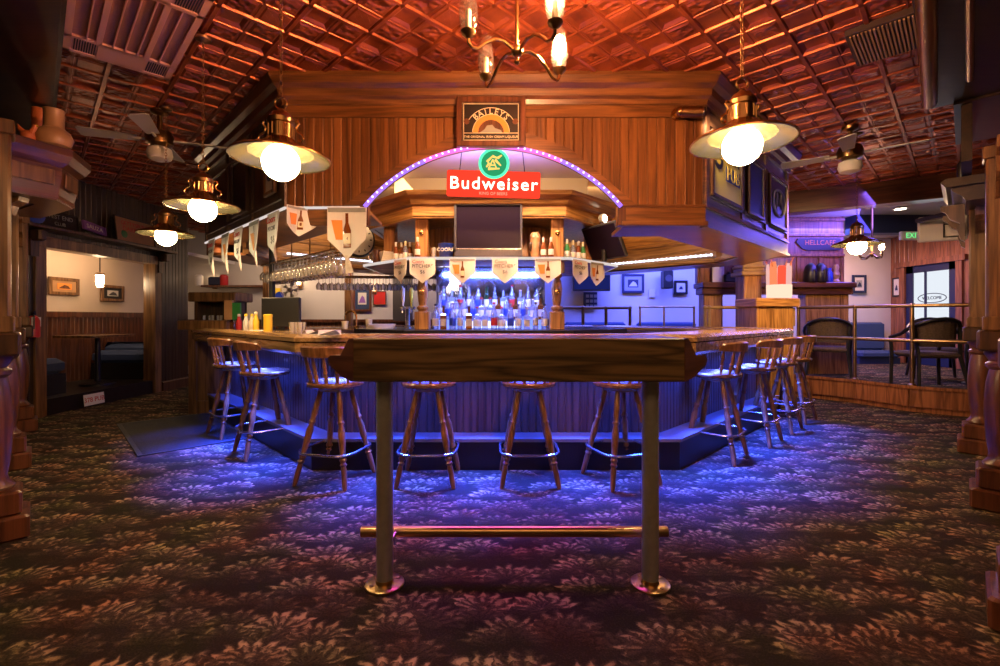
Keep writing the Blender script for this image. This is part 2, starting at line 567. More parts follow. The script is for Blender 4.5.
    nt.links.new(fz.outputs['Fac'], ff.inputs[0])
    ff.inputs[1].default_value = .5
    ff.inputs[2].default_value = -.25
    su = N(nt, 'ShaderNodeMath', operation='ADD')
    nt.links.new(mx.outputs[0], su.inputs[0])
    nt.links.new(ff.outputs[0], su.inputs[1])
    ramp = N(nt, 'ShaderNodeValToRGB')
    e = ramp.color_ramp.elements
    e[0].position, e[0].color = 0.0, (.022, .016, .012, 1)
    e[1].position, e[1].color = .80, (.42, .275, .15, 1)
    k = e.new(.30)
    k.color = (.070, .047, .030, 1)
    nt.links.new(su.outputs[0], ramp.inputs[0])
    pn = N(nt, 'ShaderNodeTexNoise', Scale=3.2, Detail=2.0)
    nt.links.new(tc.outputs['Object'], pn.inputs['Vector'])
    pr = N(nt, 'ShaderNodeValToRGB')
    pe = pr.color_ramp.elements
    pe[0].position, pe[0].color = .35, (.75, 1.0, .62, 1)
    pe[1].position, pe[1].color = .65, (1.0, .72, .62, 1)
    pk = pe.new(.5)
    pk.color = (1, 1, 1, 1)
    nt.links.new(pn.outputs['Fac'], pr.inputs[0])
    mc = N(nt, 'ShaderNodeMix', data_type='RGBA', blend_type='MULTIPLY')
    mc.inputs[0].default_value = .8
    nt.links.new(ramp.outputs[0], mc.inputs[6])
    nt.links.new(pr.outputs[0], mc.inputs[7])
    nt.links.new(mc.outputs[2], b.inputs['Base Color'])
    bp = N(nt, 'ShaderNodeBump', Strength=.25, Distance=.01)
    nt.links.new(su.outputs[0], bp.inputs['Height'])
    nt.links.new(bp.outputs[0], b.inputs['Normal'])
    nt.links.new(b.outputs[0], out.inputs[0])


carpet()


# ------------------------------------------------------------------ mesh builder
def fr(o, x, n):
    """frame: local x -> x, local z -> n (towards the viewer), local y -> up"""
    x = Vector(x).normalized()
    n = Vector(n).normalized()
    y = n.cross(x)
    m = Matrix((x, y, n)).transposed().to_4x4()
    m.translation = Vector(o)
    return m


def T(x=0, y=0, z=0): return Matrix.Translation((x, y, z))
def RZ(a): return Matrix.Rotation(a, 4, 'Z')
def RX(a): return Matrix.Rotation(a, 4, 'X')
def RY(a): return Matrix.Rotation(a, 4, 'Y')


class MB:
    def __init__(s):
        s.v, s.f, s.m, s.sm = [], [], [], []
        s.M = Matrix.Identity(4)
        s.mi = 0

    def add(s, verts, faces, mi=None, smooth=False):
        b = len(s.v)
        s.v += [s.M @ Vector(v) for v in verts]
        for f in faces:
            s.f.append([b + i for i in f])
            s.m.append(s.mi if mi is None else mi)
            s.sm.append(smooth)
        return s

    def box(s, a, b, mi=None, bev=0.0):
        x0, y0, z0 = [min(p, q) for p, q in zip(a, b)]
        x1, y1, z1 = [max(p, q) for p, q in zip(a, b)]
        if not bev:
            v = [(x0, y0, z0), (x1, y0, z0), (x1, y1, z0), (x0, y1, z0), (x0, y0, z1), (x1, y0, z1), (x1, y1, z1), (x0, y1, z1)]
            return s.add(v, [(0, 3, 2, 1), (4, 5, 6, 7), (0, 1, 5, 4), (1, 2, 6, 5), (2, 3, 7, 6), (3, 0, 4, 7)], mi)
        e = min(bev, (x1 - x0) * .49, (y1 - y0) * .49, (z1 - z0) * .49)
        rows = []
        for z, d in ((z0, e), (z0 + e, 0), (z1 - e, 0), (z1, e)):
            c = e
            q = [(x0 + d + c, y0 + d), (x1 - d - c, y0 + d), (x1 - d, y0 + d + c), (x1 - d, y1 - d - c), (x1 - d - c, y1 - d), (x0 + d + c, y1 - d), (x0 + d, y1 - d - c), (x0 + d, y0 + d + c)]
            rows.append([(x, y, z) for x, y in q])
        return s.loft(rows, closed=True, cap=True, mi=mi)

    def loft(s, rows, closed=True, cap=True, mi=None, smooth=False, loop=False):
        n = len(rows[0])
        v = [p for r in rows for p in r]
        f = []
        R = len(rows)
        for i in range(R if loop else R - 1):
            for j in range(n if closed else n - 1):
                a, b = i * n + j, i * n + (j + 1) % n
                i2 = (i + 1) % R
                f.append((a, b, i2 * n + (j + 1) % n, i2 * n + j))
        if cap and not loop:
            f.append(tuple(reversed(range(n))))
            f.append(tuple(range((R - 1) * n, R * n)))
        return s.add(v, f, mi, smooth)

    def prism(s, pts, z0, z1, mi=None):
        n = len(pts)
        v = [(x, y, z0) for x, y in pts] + [(x, y, z1) for x, y in pts]
        f = [tuple(reversed(range(n))), tuple(range(n, 2 * n))] + [(i, (i + 1) % n, n + (i + 1) % n, n + i) for i in range(n)]
        return s.add(v, f, mi)

    def lathe(s, prof, seg=20, c=(0, 0, 0), mi=None, smooth=True, cap=True):
        rows = [[(c[0] + r * math.cos(2 * PI * k / seg), c[1] + r * math.sin(2 * PI * k / seg), c[2] + z) for k in range(seg)] for r, z in prof]
        return s.loft(rows, True, cap, mi, smooth)

    def tube(s, pts, r, seg=8, closed=False, mi=None, smooth=True):
        pts = [Vector(p) for p in pts]
        n = len(pts)
        rr = r if isinstance(r, (list, tuple)) else [r] * n
        rows = []
        up = None
        for i, p in enumerate(pts):
            a = pts[i - 1] if (i > 0 or closed) else p
            b = pts[(i + 1) % n] if (i < n - 1 or closed) else p
            t = (b - a).normalized()
            if up is None:
                up = Vector((0, 0, 1)) if abs(t.z) < .9 else Vector((1, 0, 0))
            sx = t.cross(up).normalized()
            sy = sx.cross(t).normalized()
            up = sy
            rows.append([p + (sx * math.cos(2 * PI * k / seg) + sy * math.sin(2 * PI * k / seg)) * rr[i] for k in range(seg)])
        return s.loft(rows, True, not closed, mi, smooth, loop=closed)

    def turned(s, a, b, prof, seg=12, mi=None):
        """a turned spindle from a to b; prof = [(t, radius)]"""
        a, b = Vector(a), Vector(b)
        t = (b - a)
        q = t.to_track_quat('Z', 'Y').to_matrix().to_4x4()
        q.translation = a
        L = t.length
        old = s.M
        s.M = old @ q
        s.lathe([(r, u * L) for u, r in prof], seg, mi=mi)
        s.M = old
        return s

    def sphere(s, c, r, seg=20, rings=12, sz=1.0, mi=None):
        prof = [(max(1e-4, r * math.sin(PI * k / rings)), -r * sz * math.cos(PI * k / rings)) for k in range(rings + 1)]
        return s.lathe(prof, seg, c, mi)

    def sweep(s, path, prof, closed=False, mi=None):
        """sweep a closed (offset, z) profile along a plan path; positive offset = to the right of travel"""
        rows = [[(x, y, z) for (x, y), z in zip(row, [q[1] for q in prof])] for row in zip(*[offset(path, d, closed) for d, z in prof])]
        return s.loft(rows, True, not closed, mi, loop=closed)

    def bead(s, p0, p1, z0, z1, pitch=.05, g=.007, back=.03, mi=None):
        """tongue-and-groove boards between two plan points; z0 may be a function of the distance"""
        p0, p1 = Vector(p0), Vector(p1)
        L = (p1 - p0).length
        d = (p1 - p0) / L
        nrm = Vector((d.y, -d.x))
        n = max(1, round(L / pitch))
        w = L / n
        prof = []
        for i in range(n):
            for u, o in ((0, -g), (g, 0), (w * .5, 0), (w - g, 0)):
                prof.append((i * w + u, o))
        prof.append((L, -g))
        zf = z0 if callable(z0) else (lambda q: z0)
        lo = [(*(p0 + d * q + nrm * o), zf(q)) for q, o in prof]
        hi = [(*(p0 + d * q + nrm * o), z1) for q, o in prof]
        lob = [(*(p0 + d * q - nrm * back), zf(q)) for q, o in prof]
        hib = [(*(p0 + d * q - nrm * back), z1) for q, o in prof]
        return s.loft([lo, hi, hib, lob], closed=False, cap=False, mi=mi, loop=True)

    def text(s, body, size, Mx, ext=.003, mi=None, font_off=0.0, space=1.0):
        cu = bpy.data.curves.new('lettering', 'FONT')
        cu.body = body
        cu.size = size
        cu.extrude = ext
        cu.offset = font_off
        cu.space_character = space
        cu.align_x = 'CENTER'
        cu.align_y = 'CENTER'
        cu.resolution_u = 3
        ob = bpy.data.objects.new('lettering', cu)
        me = ob.to_mesh()
        old = s.M
        s.M = old @ Mx
        s.add([v.co.copy() for v in me.vertices], [tuple(p.vertices) for p in me.polygons], mi)
        s.M = old
        ob.to_mesh_clear()
        bpy.data.objects.remove(ob)
        bpy.data.curves.remove(cu)
        return s

    def build(s, name, mats, parent=None, world=False):
        me = bpy.data.meshes.new(name)
        vs = s.v
        if world and parent is not None:
            off, q = Vector((0, 0, 0)), parent
            while q is not None:
                off += Vector(q.location)
                q = q.parent
            vs = [v - off for v in vs]
        me.from_pydata([tuple(v) for v in vs], [], s.f)
        for mt in (mats if isinstance(mats, (list, tuple)) else [mats]):
            me.materials.append(M[mt])
        me.polygons.foreach_set('material_index', s.m)
        me.polygons.foreach_set('use_smooth', s.sm)
        me.update()
        import bmesh
        bm = bmesh.new()
        bm.from_mesh(me)
        bmesh.ops.recalc_face_normals(bm, faces=bm.faces)
        bm.to_mesh(me)
        bm.free()
        if any(s.sm):
            me.set_sharp_from_angle(angle=math.radians(40))
        o = bpy.data.objects.new(name, me)
        C.objects.link(o)
        if parent is not None:
            o.parent = parent
        return o


def offset(path, d, closed=False):
    P = [Vector(p) for p in path]
    n = len(P)
    out = []
    for i in range(n):
        a = P[i - 1] if (i > 0 or closed) else None
        b = P[(i + 1) % n] if (i < n - 1 or closed) else None
        def nr(u, v):
            t = (v - u).normalized()
            return Vector((t.y, -t.x))
        if a is None:
            k = nr(P[i], b)
        elif b is None:
            k = nr(a, P[i])
        else:
            n1, n2 = nr(a, P[i]), nr(P[i], b)
            k = (n1 + n2) / (1 + n1.dot(n2))
        q = P[i] + k * d
        out.append((q.x, q.y))
    return out


def tag(o, label=None, cat=None, group=None, kind=None):
    if label: o['label'] = label
    if cat: o['category'] = cat
    if group: o['group'] = group
    if kind: o['kind'] = kind
    return o


def thing(name, label, cat, loc=(0, 0, 0), rz=0.0, group=None):
    o = bpy.data.objects.new(name, None)
    o.empty_display_size = .1
    C.objects.link(o)
    o.location = loc
    o.rotation_euler = (0, 0, rz)
    return tag(o, label, cat, group)


def dup(root, loc, rz=0.0, label=None, group=None, scale=None):
    r = root.copy()
    C.objects.link(r)
    r.location = loc
    r.rotation_euler = (0, 0, rz)
    if scale: r.scale = scale
    if label: r['label'] = label
    if group: r['group'] = group
    for ch in list(root.children):
        c = ch.copy()
        C.objects.link(c)
        c.parent = r
        for g in list(ch.children):
            d = g.copy()
            C.objects.link(d)
            d.parent = c
    return r


def struct(mb, name, mats): return tag(mb.build(name, mats), kind='structure')


# ================================================================== THE ROOM
CEIL = 3.05
struct(MB().box((-9, -1.5, -.05), (10, 11, 0)), 'floor', 'carpet')

# tin ceiling: pressed panels in a 45 degree grid
def build_ceiling():
    mb = MB()
    p = .19
    s2 = math.sqrt(.5)
    R45 = Matrix.Rotation(PI / 4, 4, 'Z')
    mb.M = T(0, 0, CEIL) @ R45
    for i in range(-28, 70):
        for j in range(-32, 66):
            u, v = i * p, j * p + .05
            c = R45 @ Vector((u + p / 2, v + p / 2, 0))
            if not (-6.4 < c.x < 8.6 and -.6 < c.y < 10.2):
                continue
            k = (i % 2) + 2 * (j % 2)
            mi = {0: 0, 1: 2, 2: 2, 3: 1 if (i // 2 + j // 2) % 2 else 0}[k]
            if mi == 0:                      # raised flat coffer with sloped sides
                a, b2, h = .018, .040, .014
            elif mi == 1:
                a, b2, h = .018, .026, .006
            else:
                a, b2, h = .018, .032, .007
            o = [(u, v), (u + p, v), (u + p, v + p), (u, v + p)]
            q = [(u + a, v + a), (u + p - a, v + a), (u + p - a, v + p - a), (u + a, v + p - a)]
            r = [(u + b2, v + b2), (u + p - b2, v + b2), (u + p - b2, v + p - b2), (u + b2, v + p - b2)]
            vs = [(x, y, 0) for x, y in o] + [(x, y, 0) for x, y in q] + [(x, y, -h) for x, y in r]
            if mi == 0:                      # the flat coffers are pressed upwards
                vs = [(x, y, 0) for x, y in o] + [(x, y, 0) for x, y in q] + [(x, y, h) for x, y in r]
            mb.add(vs, [(0, 1, 5, 4), (1, 2, 6, 5), (2, 3, 7, 6), (3, 0, 4, 7), (4, 5, 9, 8), (5, 6, 10, 9), (6, 7, 11, 10), (7, 4, 8, 11)], 0)
            mb.add(vs[8:], [(0, 1, 2, 3)], mi)
    for i in range(-28, 70):
        big = (i % 2 == 0)
        h, wd = (.014, .019) if big else (.006, .009)
        # ribs in both directions, each clipped to the ceiling's extent
        for axis in (0, 1):
            lo = i * p + (0.05 if axis else 0)
            seg = []
            for j in range(-32, 66):
                a0 = j * p
                cc = R45 @ (Vector((lo, a0 + p / 2, 0)) if axis == 0 else Vector((a0 + p / 2, lo, 0)))
                if -6.4 < cc.x < 8.6 and -.6 < cc.y < 10.2:
                    seg.append(a0)
            if seg:
                a0, a1 = min(seg), max(seg) + p
                if axis == 0:
                    mb.loft([[(lo - wd, t, .002), (lo - wd * .6, t, -h), (lo + wd * .6, t, -h), (lo + wd, t, .002)] for t in (a0, a1)], True, True, 0)
                else:
                    mb.loft([[(t, lo - wd, .002), (t, lo - wd * .6, -h), (t, lo + wd * .6, -h), (t, lo + wd, .002)] for t in (a0, a1)], True, True, 0)
    return struct(mb, 'ceiling', ['tin_plain', 'tin_lattice', 'tin_floral'])


build_ceiling()

# back wall (warm plaster over a wainscot to the west, plaster over blue to the east)
mb = MB()
mb.box((-8.5, 10, 0), (9, 10.12, 3.2), 0)
mb.bead((-8.4, 9.97), (1.2, 9.97), 0, 1.12, .09, mi=1)
mb.box((-8.4, 9.92, 1.12), (1.2, 9.99, 1.18), 1)
struct(mb, 'wall_back', ['white_paint', 'mahogany'])

# west wall with the opening of the booth alcove
WX = -5.6
mb = MB()
mb.bead((WX, 7.62), (WX, 8.35), 0, CEIL, .085)            # beyond the opening  (travel +Y: outward = +X)
mb.bead((WX, 2.0), (WX, 5.62), 0, CEIL, .085)
mb.bead((WX, 5.62), (WX, 7.62), 2.17, CEIL, .085)
mb.box((WX - .16, 7.56, 0), (WX - .03, 8.35, CEIL))
mb.box((WX - .16, 2, 0), (WX - .03, 5.64, CEIL))
struct(mb, 'wall_left', 'panel_dark')
mb = MB()
for y0, y1 in ((5.58, 5.72), (7.52, 7.66)):              # stiles of the opening
    mb.box((WX - .17, y0, 0), (WX + .03, y1, 2.12), bev=.006)
mb.box((WX - .17, 5.58, 2.08), (WX + .04, 7.66, 2.21), bev=.006)
struct(mb, 'trim_1', 'oak_brown')
mb = MB()
mb.box((-6.9, 4.6, 1.30), (-6.8, 10, 3.0), 0)
mb.bead((-6.80, 4.6), (-6.80, 9.9), .2, 1.22, .075, mi=1)
mb.box((-6.9, 4.6, 1.22), (-6.765, 10, 1.31), 1)
mb.box((-6.9, 4.6, .2), (-6.83, 10, 1.25), 1)
mb.box((-6.9, 4.6, 2.36), (-5.7, 10, 2.42), 2)           # alcove ceiling
struct(mb, 'wall_alcove', ['cream_paint', 'mahogany', 'white_paint'])
struct(MB().box((-6.9, 5.64, 0), (WX - .02, 9.9, .2)), 'floor_alcove', 'step_black')
struct(MB().sweep([(WX + .01, 7.68), (WX + .01, 8.33)], [(0, 0), (.03, 0), (.03, .14), (0, .16)]), 'baseboard_left', 'walnut')

# platform in the east: raised carpet with a low panelled kerb and pilasters, walls, door
EDGE = [(3.75, 8.6), (4.5, 7.35), (5.05, 6.62), (5.30, 6.02), (6.0, 5.45), (7.0, 4.6)]
PZ = .28
struct(MB().prism([(x, y) for x, y in offset([(a, b) for a, b in EDGE], -.03)] + [(9, 4.6), (9, 9.98), (3.75, 9.98)], 0.005, PZ), 'floor_platform', 'carpet')
mb = MB()
for a, b in zip(EDGE[:-1], EDGE[1:]):
    mb.bead(b, a, .07, PZ + .02, .045, mi=0)
RE = list(reversed(EDGE))
mb.sweep(RE, [(0, 0), (.03, 0), (.03, .07), (.015, .09), (0, .09)], mi=0)
mb.sweep(RE, [(-.05, PZ + .02), (.025, PZ + .02), (.03, PZ + .05), (-.05, PZ + .06)], mi=0)
struct(mb, 'trim_2', 'panel_red')
ECX = 8.4
mb = MB()
mb.bead((ECX, 10), (ECX, 9.66), PZ, 3.0, .10)
mb.bead((ECX, 8.5), (ECX, 4.6), PZ, 3.0, .10)
mb.bead((ECX, 9.66), (ECX, 8.5), 2.28, 3.0, .10)
mb.box((ECX + .02, 4.6, 0), (ECX + .15, 8.5, 3.0))
struct(mb, 'wall_right', 'panel_red')
mb = MB()
mb.box((ECX - .04, 9.62, PZ), (ECX + .05, 9.74, 2.30))
mb.box((ECX - .04, 8.42, PZ), (ECX + .05, 8.54, 2.30))
mb.box((ECX - .07, 8.34, 2.26), (ECX + .05, 9.82, 2.36))
struct(mb, 'trim_3', 'panel_red')
d = tag(MB().build('door_1', 'navy'), kind='structure')
mbd = MB()
for y0, y1, z0, z1 in ((8.54, 8.70, PZ, 2.26), (9.46, 9.62, PZ, 2.26), (8.54, 9.62, 2.12, 2.26), (8.54, 9.62, PZ, PZ + .22)):
    mbd.box((ECX, y0, z0), (ECX + .05, y1, z1))
mbd.build('frame', 'navy', d)
MB().box((ECX + .02, 8.70, PZ + .22), (ECX + .03, 9.46, 2.12)).build('pane', 'day_glass', d)
MB().box((ECX + .0, 9.17, PZ + .2), (ECX + .05, 9.21, 2.14)).build('mullion', 'navy', d)
MB().tube([(ECX - .0, 9.42, 1.2), (ECX - .07, 9.42, 1.2), (ECX - .07, 9.42, 1.5), (ECX, 9.42, 1.5)], .014).build('handle', 'brass', d)
g = MB()
g.text('WELCOME', .085, fr((ECX + .012, 9.06, 1.60), (0, -1, 0), (-1, 0, 0)))
g.tube([(ECX + .012, 9.06 + .3 * math.cos(t * PI / 10), 1.60 + .09 * math.sin(t * PI / 10)) for t in range(20)], .008, 5, True)
g.build('door_lettering', 'navy', d)

# dropped header over the platform and its white ceiling
mb = MB()
H0, H1 = Vector((3.9, 6.95)), Vector((7.6, 4.75))
dd = (H1 - H0).normalized()
nn = Vector((dd.y, -dd.x))
q = [H0, H1, H1 - nn * .22, H0 - nn * .22]
mb.prism([(p.x, p.y) for p in q], 2.74, CEIL + .02)
struct(mb, 'trim_4', 'mahogany_h')
struct(MB().prism([(3.9, 7.0), (7.6, 4.9), (8.45, 4.9), (8.45, 10), (1.3, 10), (1.3, 8.9)], 2.92, 2.96), 'ceiling_platform', 'white_paint')
mb = MB()
mb.box((5.9, 7.7, 2.62), (8.4, 7.95, 2.93))
struct(mb, 'trim_5', 'navy')

# ================================================================== CANOPY OVER THE BAR
FL, FR, R1, R2, BR, BL, L2, L1 = (-1.655, 3.6), (1.575, 3.6), (3.27, 5.30), (3.27, 6.25), (1.6, 7.95), (-1.6, 7.95), (-3.33, 6.22), (-3.33, 5.275)
YF = 3.6
AX0, AX1 = px(365, YF), px(621, YF)
AC, AW = (AX0 + AX1) / 2, (AX1 - AX0) / 2
AZ, AH = pz(207, YF), pz(147, YF) - pz(207, YF)
AR = (AW * AW + AH * AH) / (2 * AH)
def arch(x):
    t = x - AC
    return AZ if abs(t) >= AW else AZ + AH - AR + math.sqrt(AR * AR - t * t)


can = thing('bar_canopy', 'large oak canopy hanging over the bar, with a wide arch cut in its front', 'canopy', (0, 5.75, 1.9))
mb = MB()
mb.bead(FL, FR, lambda q: arch(FL[0] + q), 2.76, .0718, .009, .06)
mb.build('front_panel', 'oak_red_v', can, True)
mb = MB().box((FL[0], 3.585, 2.76), (FR[0], 3.66, 2.90))
mb.build('frieze_board', 'oak_red_h', can, True)
COR = [(0, 2.85), (.03, 2.85), (.04, 2.885), (.07, 2.90), (.08, 2.95), (.12, 2.975), (.15, 3.02), (.15, 3.045), (0, 3.045)]
MB().sweep([L1, FL, FR, R1], COR).build('cornice', 'oak_red_h', can, True)
# angled boards that case the arch
outer = [(px(x, 3.58), pz(y, 3.58)) for x, y in ((341, 208), (401, 163), (462, 131), (522, 131), (570, 149), (640, 208))]
mb = MB()
def outz(x):
    for (a, za), (b, zb) in zip(outer[:-1], outer[1:]):
        if a <= x <= b:
            return za + (zb - za) * (x - a) / (b - a)
    return AZ
rows = []
n = 60
for i in range(n + 1):
    x = outer[0][0] + (outer[-1][0] - outer[0][0]) * i / n
    z0, z1 = arch(x), max(outz(x), arch(x) + .002)
    rows.append([(x, 3.572, z0), (x, 3.572, z1), (x, 3.62, z1), (x, 3.66, z0)])
mb.loft(rows)
mb.build('arch_casing', 'oak_red_h', can, True)
# fascia boards right and left of the arch
mb = MB()
mb.box((AX1, 3.575, pz(226, YF)), (FR[0] + .01, 3.63, AZ), bev=.004)
mb.box((AX1, 3.555, pz(226, YF) - .005), (FR[0] + .02, 3.60, pz(222, YF)), bev=.004)
mb.box((AX1, 3.565, AZ - .008), (FR[0] + .01, 3.61, AZ + .012), bev=.004)
MB().box((FL[0] + .0, 3.585, pz(226, YF)), (AX0, 3.63, AZ), bev=.004).build('fascia', 'oak_red_h', can, True)
mb.build('fascia', 'oak_red_h', can, True)
mb = MB()
for xx in (AX0, AX1):
    MB().box((xx - .03, 3.57, pz(226, YF)), (xx + .03, 3.64, AZ)).build('arch_foot', 'mahogany', can, True)
# slanted sides
zb = pz(226, YF)
mb = MB()
mb.sweep([FR, R1], [(0, AZ), (-.04, AZ), (-.04, 2.86), (0, 2.86)])
mb.sweep([FR, R1], [(.01, zb), (-.03, zb), (-.03, AZ), (.01, AZ)])
mb.sweep([FR, R1], [(.03, zb - .01), (-.03, zb - .01), (-.03, zb + .025), (.03, zb + .015)])
mb.sweep([FR, R1], [(.025, AZ - .01), (-.01, AZ - .01), (-.01, AZ + .02), (.012, AZ + .03)])
d2 = (Vector(R1) - Vector(FR)).normalized()
n2 = Vector((d2.y, -d2.x))
def side_strip(mb, base, d, n, s0, s1, z0, z1, o0, o1):
    A = Vector(base)
    q = [A + d * s0 + n * o0, A + d * s1 + n * o0, A + d * s1 + n * o1, A + d * s0 + n * o1]
    mb.prism([(p.x, p.y) for p in q], z0, z1)
Ls = (Vector(R1) - Vector(FR)).length
for s in (.02, .84, 1.55, Ls - .06):
    side_strip(mb, FR, d2, n2, s, s + .06, AZ, 2.86, .0, .018)
for z in (2.16, 2.72):
    side_strip(mb, FR, d2, n2, .05, Ls - .05, z, z + .03, 0, .018)
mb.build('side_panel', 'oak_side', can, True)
mb = MB()
mb.sweep([L1, FL], [(0, AZ), (-.04, AZ), (-.04, 2.86), (0, 2.86)])
dl = (Vector(FL) - Vector(L1)).normalized()
nl = Vector((dl.y, -dl.x))
Ll = (Vector(FL) - Vector(L1)).length
for s in (.02, .8, 1.55, Ls - .08):
    side_strip(mb, L1, dl, nl, s, s + .06, AZ, 2.86, 0, .018)
for z in (2.14, 2.72):
    side_strip(mb, L1, dl, nl, .05, Ll - .05, z, z + .03, 0, .018)
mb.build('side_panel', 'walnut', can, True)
# outer faces away from the photograph, inner faces, soffit and the painted well inside
mb = MB()
mb.sweep([R1, R2, BR, BL, L2, L1], [(0, zb), (-.04, zb), (-.04, 3.04), (0, 3.04)])
mb.build('rear_panel', 'oak_side', can, True)
RIM = [(AX1 + .02, 3.63), FR, R1, R2, BR, BL, L2, L1]
mb = MB()
mb.sweep(RIM, [(-.02, zb), (-.45, zb), (-.45, zb + .03), (-.02, zb + .03)])
mb.sweep([L1, FL, (AX0 - .02, 3.63)], [(-.04, AZ), (-.72, AZ), (-.72, AZ + .03), (-.04, AZ + .03)])
mb.build('soffit', 'oak_red_h', can, True)
mb = MB()
RIN = RIM[1:]
mb.sweep(RIN, [(-.41, zb + .02), (-.45, zb + .02), (-.45, 3.04), (-.41, 3.04)])
mb.sweep([L1, FL], [(-.68, AZ + .02), (-.72, AZ + .02), (-.72, 3.04), (-.68, 3.04)])
for z, e in ((zb + .02, .03), (zb + .30, .02)):
    mb.sweep(RIN, [(-.45, z), (-.45 - e, z), (-.45 - e, z + .045), (-.45, z + .06)])
mb.build('inner_panel', 'oak_gold_h', can, True)
mb = MB().prism(offset([FL, FR, R1, R2, BR, BL, L2, L1], -.05, True), 3.0, 3.02)
mb.build('well_ceiling', 'white_paint', can, True)
# black pole that carries the canopy over the slanted bar
tag(MB().tube([(-2.72, 5.55, 1.06), (-2.72, 5.55, 2.06)], .035, 12).build('support_pole', 'black'), 'black pole rising from the bar counter to the canopy behind the pennant string', 'pole')

# rope light along the arch
rope = thing('rope_light', 'violet rope light following the arch of the canopy', 'rope light', (AC, 3.57, AZ))
def arcpts(r, n=46):
    a = math.asin(AW / AR)
    return [(AC + r * math.sin(-a + 2 * a * i / n), AZ + AH - AR + r * math.cos(-a + 2 * a * i / n)) for i in range(n + 1)]
A = arcpts(AR - .012)
a1 = [p for p in A if p[0] < -.62 or p[0] > .42]
left = [(x, 3.556, z) for x, z in A if x <= -.55]
mid = [(x, 3.556, z) for x, z in A if -.60 <= x <= .50]
right = [(x, 3.556, z) for x, z in A if x >= .46]
t = MB().tube(left, .017, 8, mi=0)
t.tube(right, .017, 8, mi=0)
t.tube(mid, .017, 8, mi=1)
t.build('tube', ['rope_violet', 'rope_pink'], rope, True)
t = MB()
for x, z in arcpts(AR - .012, 46)[1:-1]:
    t.sphere((x, 3.541, z), .0085, 6, 4)
t.build('bulbs', 'rope_bead', rope, True)['kind'] = 'stuff'

# white light strips
tag(MB().tube([(L1[0], L1[1] - .02, AZ - .012), (FL[0], FL[1] - .02, AZ - .012), (AX0 - .03, 3.565, AZ - .012)], .011, 6).build('strip_light', 'strip_white'),
    'thin pale strip light along the lower edge of the canopy above the pennants', 'strip light')
t = MB().tube([(.55, 7.43, 2.03), (1.37, 7.43, 2.03), (2.74, 6.04, 2.03)], .014, 6)
for i in range(30):
    k = i / 29
    p = Vector((1.37, 7.42, 2.03)).lerp(Vector((2.74, 6.03, 2.03)), k)
    t.sphere(p, .02, 6, 4)
tag(t.build('rope_light', 'rope_white'), 'white rope light on the inner face of the canopy, above the far dining room', 'rope light')
t = MB().tube([(-2.76, 6.06, 2.05), (-1.39, 7.43, 2.05), (-.6, 7.43, 2.03)], .014, 6)
for i in range(24):
    t.sphere(Vector((-2.76, 6.05, 2.05)).lerp(Vector((-1.39, 7.42, 2.05)), i / 23), .017, 6, 4)
tag(t.build('rope_light', 'rope_white'), 'white rope light running behind the hanging wine glasses', 'rope light')

# signs on the canopy ------------------------------------------------
s = thing('wall_sign', 'dark framed liqueur sign with an orange arc, fixed at the middle of the canopy front', 'sign', (px(491, 3.5), 3.56, pz(122, 3.5)))
sx0, sx1, sz0, sz1 = px(460.5, 3.52), px(521.5, 3.52), pz(143, 3.52), pz(101, 3.52)
cx, w2 = (sx0 + sx1) / 2, (sx1 - sx0) / 2
mb = MB()
for a, b in (((sx0 - .03, sz0 - .03), (sx0 + .015, sz1 + .03)), ((sx1 - .015, sz0 - .03), (sx1 + .03, sz1 + .03)), ((sx0, sz0 - .03), (sx1, sz0 + .015)), ((sx0, sz1 - .015), (sx1, sz1 + .03))):
    mb.box((a[0], 3.50, a[1]), (b[0], 3.585, b[1]), bev=.006)
mb.build('frame', 'mahogany', s, True)
MB().box((sx0, 3.525, sz0), (sx1, 3.56, sz1)).build('board', 'step_black', s, True)
mb = MB()
FM = fr((cx, 3.524, sz0), (1, 0, 0), (0, -1, 0))
mb.M = FM
e = .022
hh = sz1 - sz0
for a, b in (((-w2 + e, e), (w2 - e, e + .004)), ((-w2 + e, hh - e), (w2 - e, hh - e + .004)), ((-w2 + e, e), (-w2 + e + .004, hh - e)), ((w2 - e - .004, e), (w2 - e, hh - e)), ((-w2 + e, .075), (w2 - e, .079))):
    mb.box((a[0], a[1], -.001), (b[0], b[1], .002))
def ringarc(mb, r0, r1, cz, a0, a1, n=24, z0=-.001, z1=.002, mi=None):
    rows = []
    for i in range(n + 1):
        a = a0 + (a1 - a0) * i / n
        ca, sa = math.cos(a), math.sin(a)
        rows.append([(r0 * ca, cz + r0 * sa, z0), (r1 * ca, cz + r1 * sa, z0), (r1 * ca, cz + r1 * sa, z1), (r0 * ca, cz + r0 * sa, z1)])
    mb.loft(rows, mi=mi)
cz0 = .079
ringarc(mb, .198, .202, cz0 - .01, .55, PI - .55)
ringarc(mb, .138, .142, cz0, 0.05, PI - .05)
mb.build('gilt_lines', 'ivory', s, True)
mb = MB()
mb.M = FM
ringarc(mb, .098, .138, cz0, 0.02, PI - .02)
mb.build('orange_arc', 'orange', s, True)
mb = MB()
mb.M = FM
mb.add([(.098 * math.cos(PI * k / 16), cz0 + .098 * math.sin(PI * k / 16), .001) for k in range(17)], [tuple(range(17))])
mb.lathe([(.022, 0), (.022, .003)], 14, (-.185, .165, 0))
mb.lathe([(.022, 0), (.022, .003)], 14, (.185, .165, 0))
mb.build('vignette', 'mahogany', s, True)
mb = MB()
mb.M = FM
mb.prism([(-.085, cz0), (.085, cz0), (.075, cz0 + .02), (.03, cz0 + .035), (.01, cz0 + .06), (-.03, cz0 + .055), (-.05, cz0 + .025)], .001, .002)
mb.build('landscape', 'grey_lid', s, True)
mb = MB()
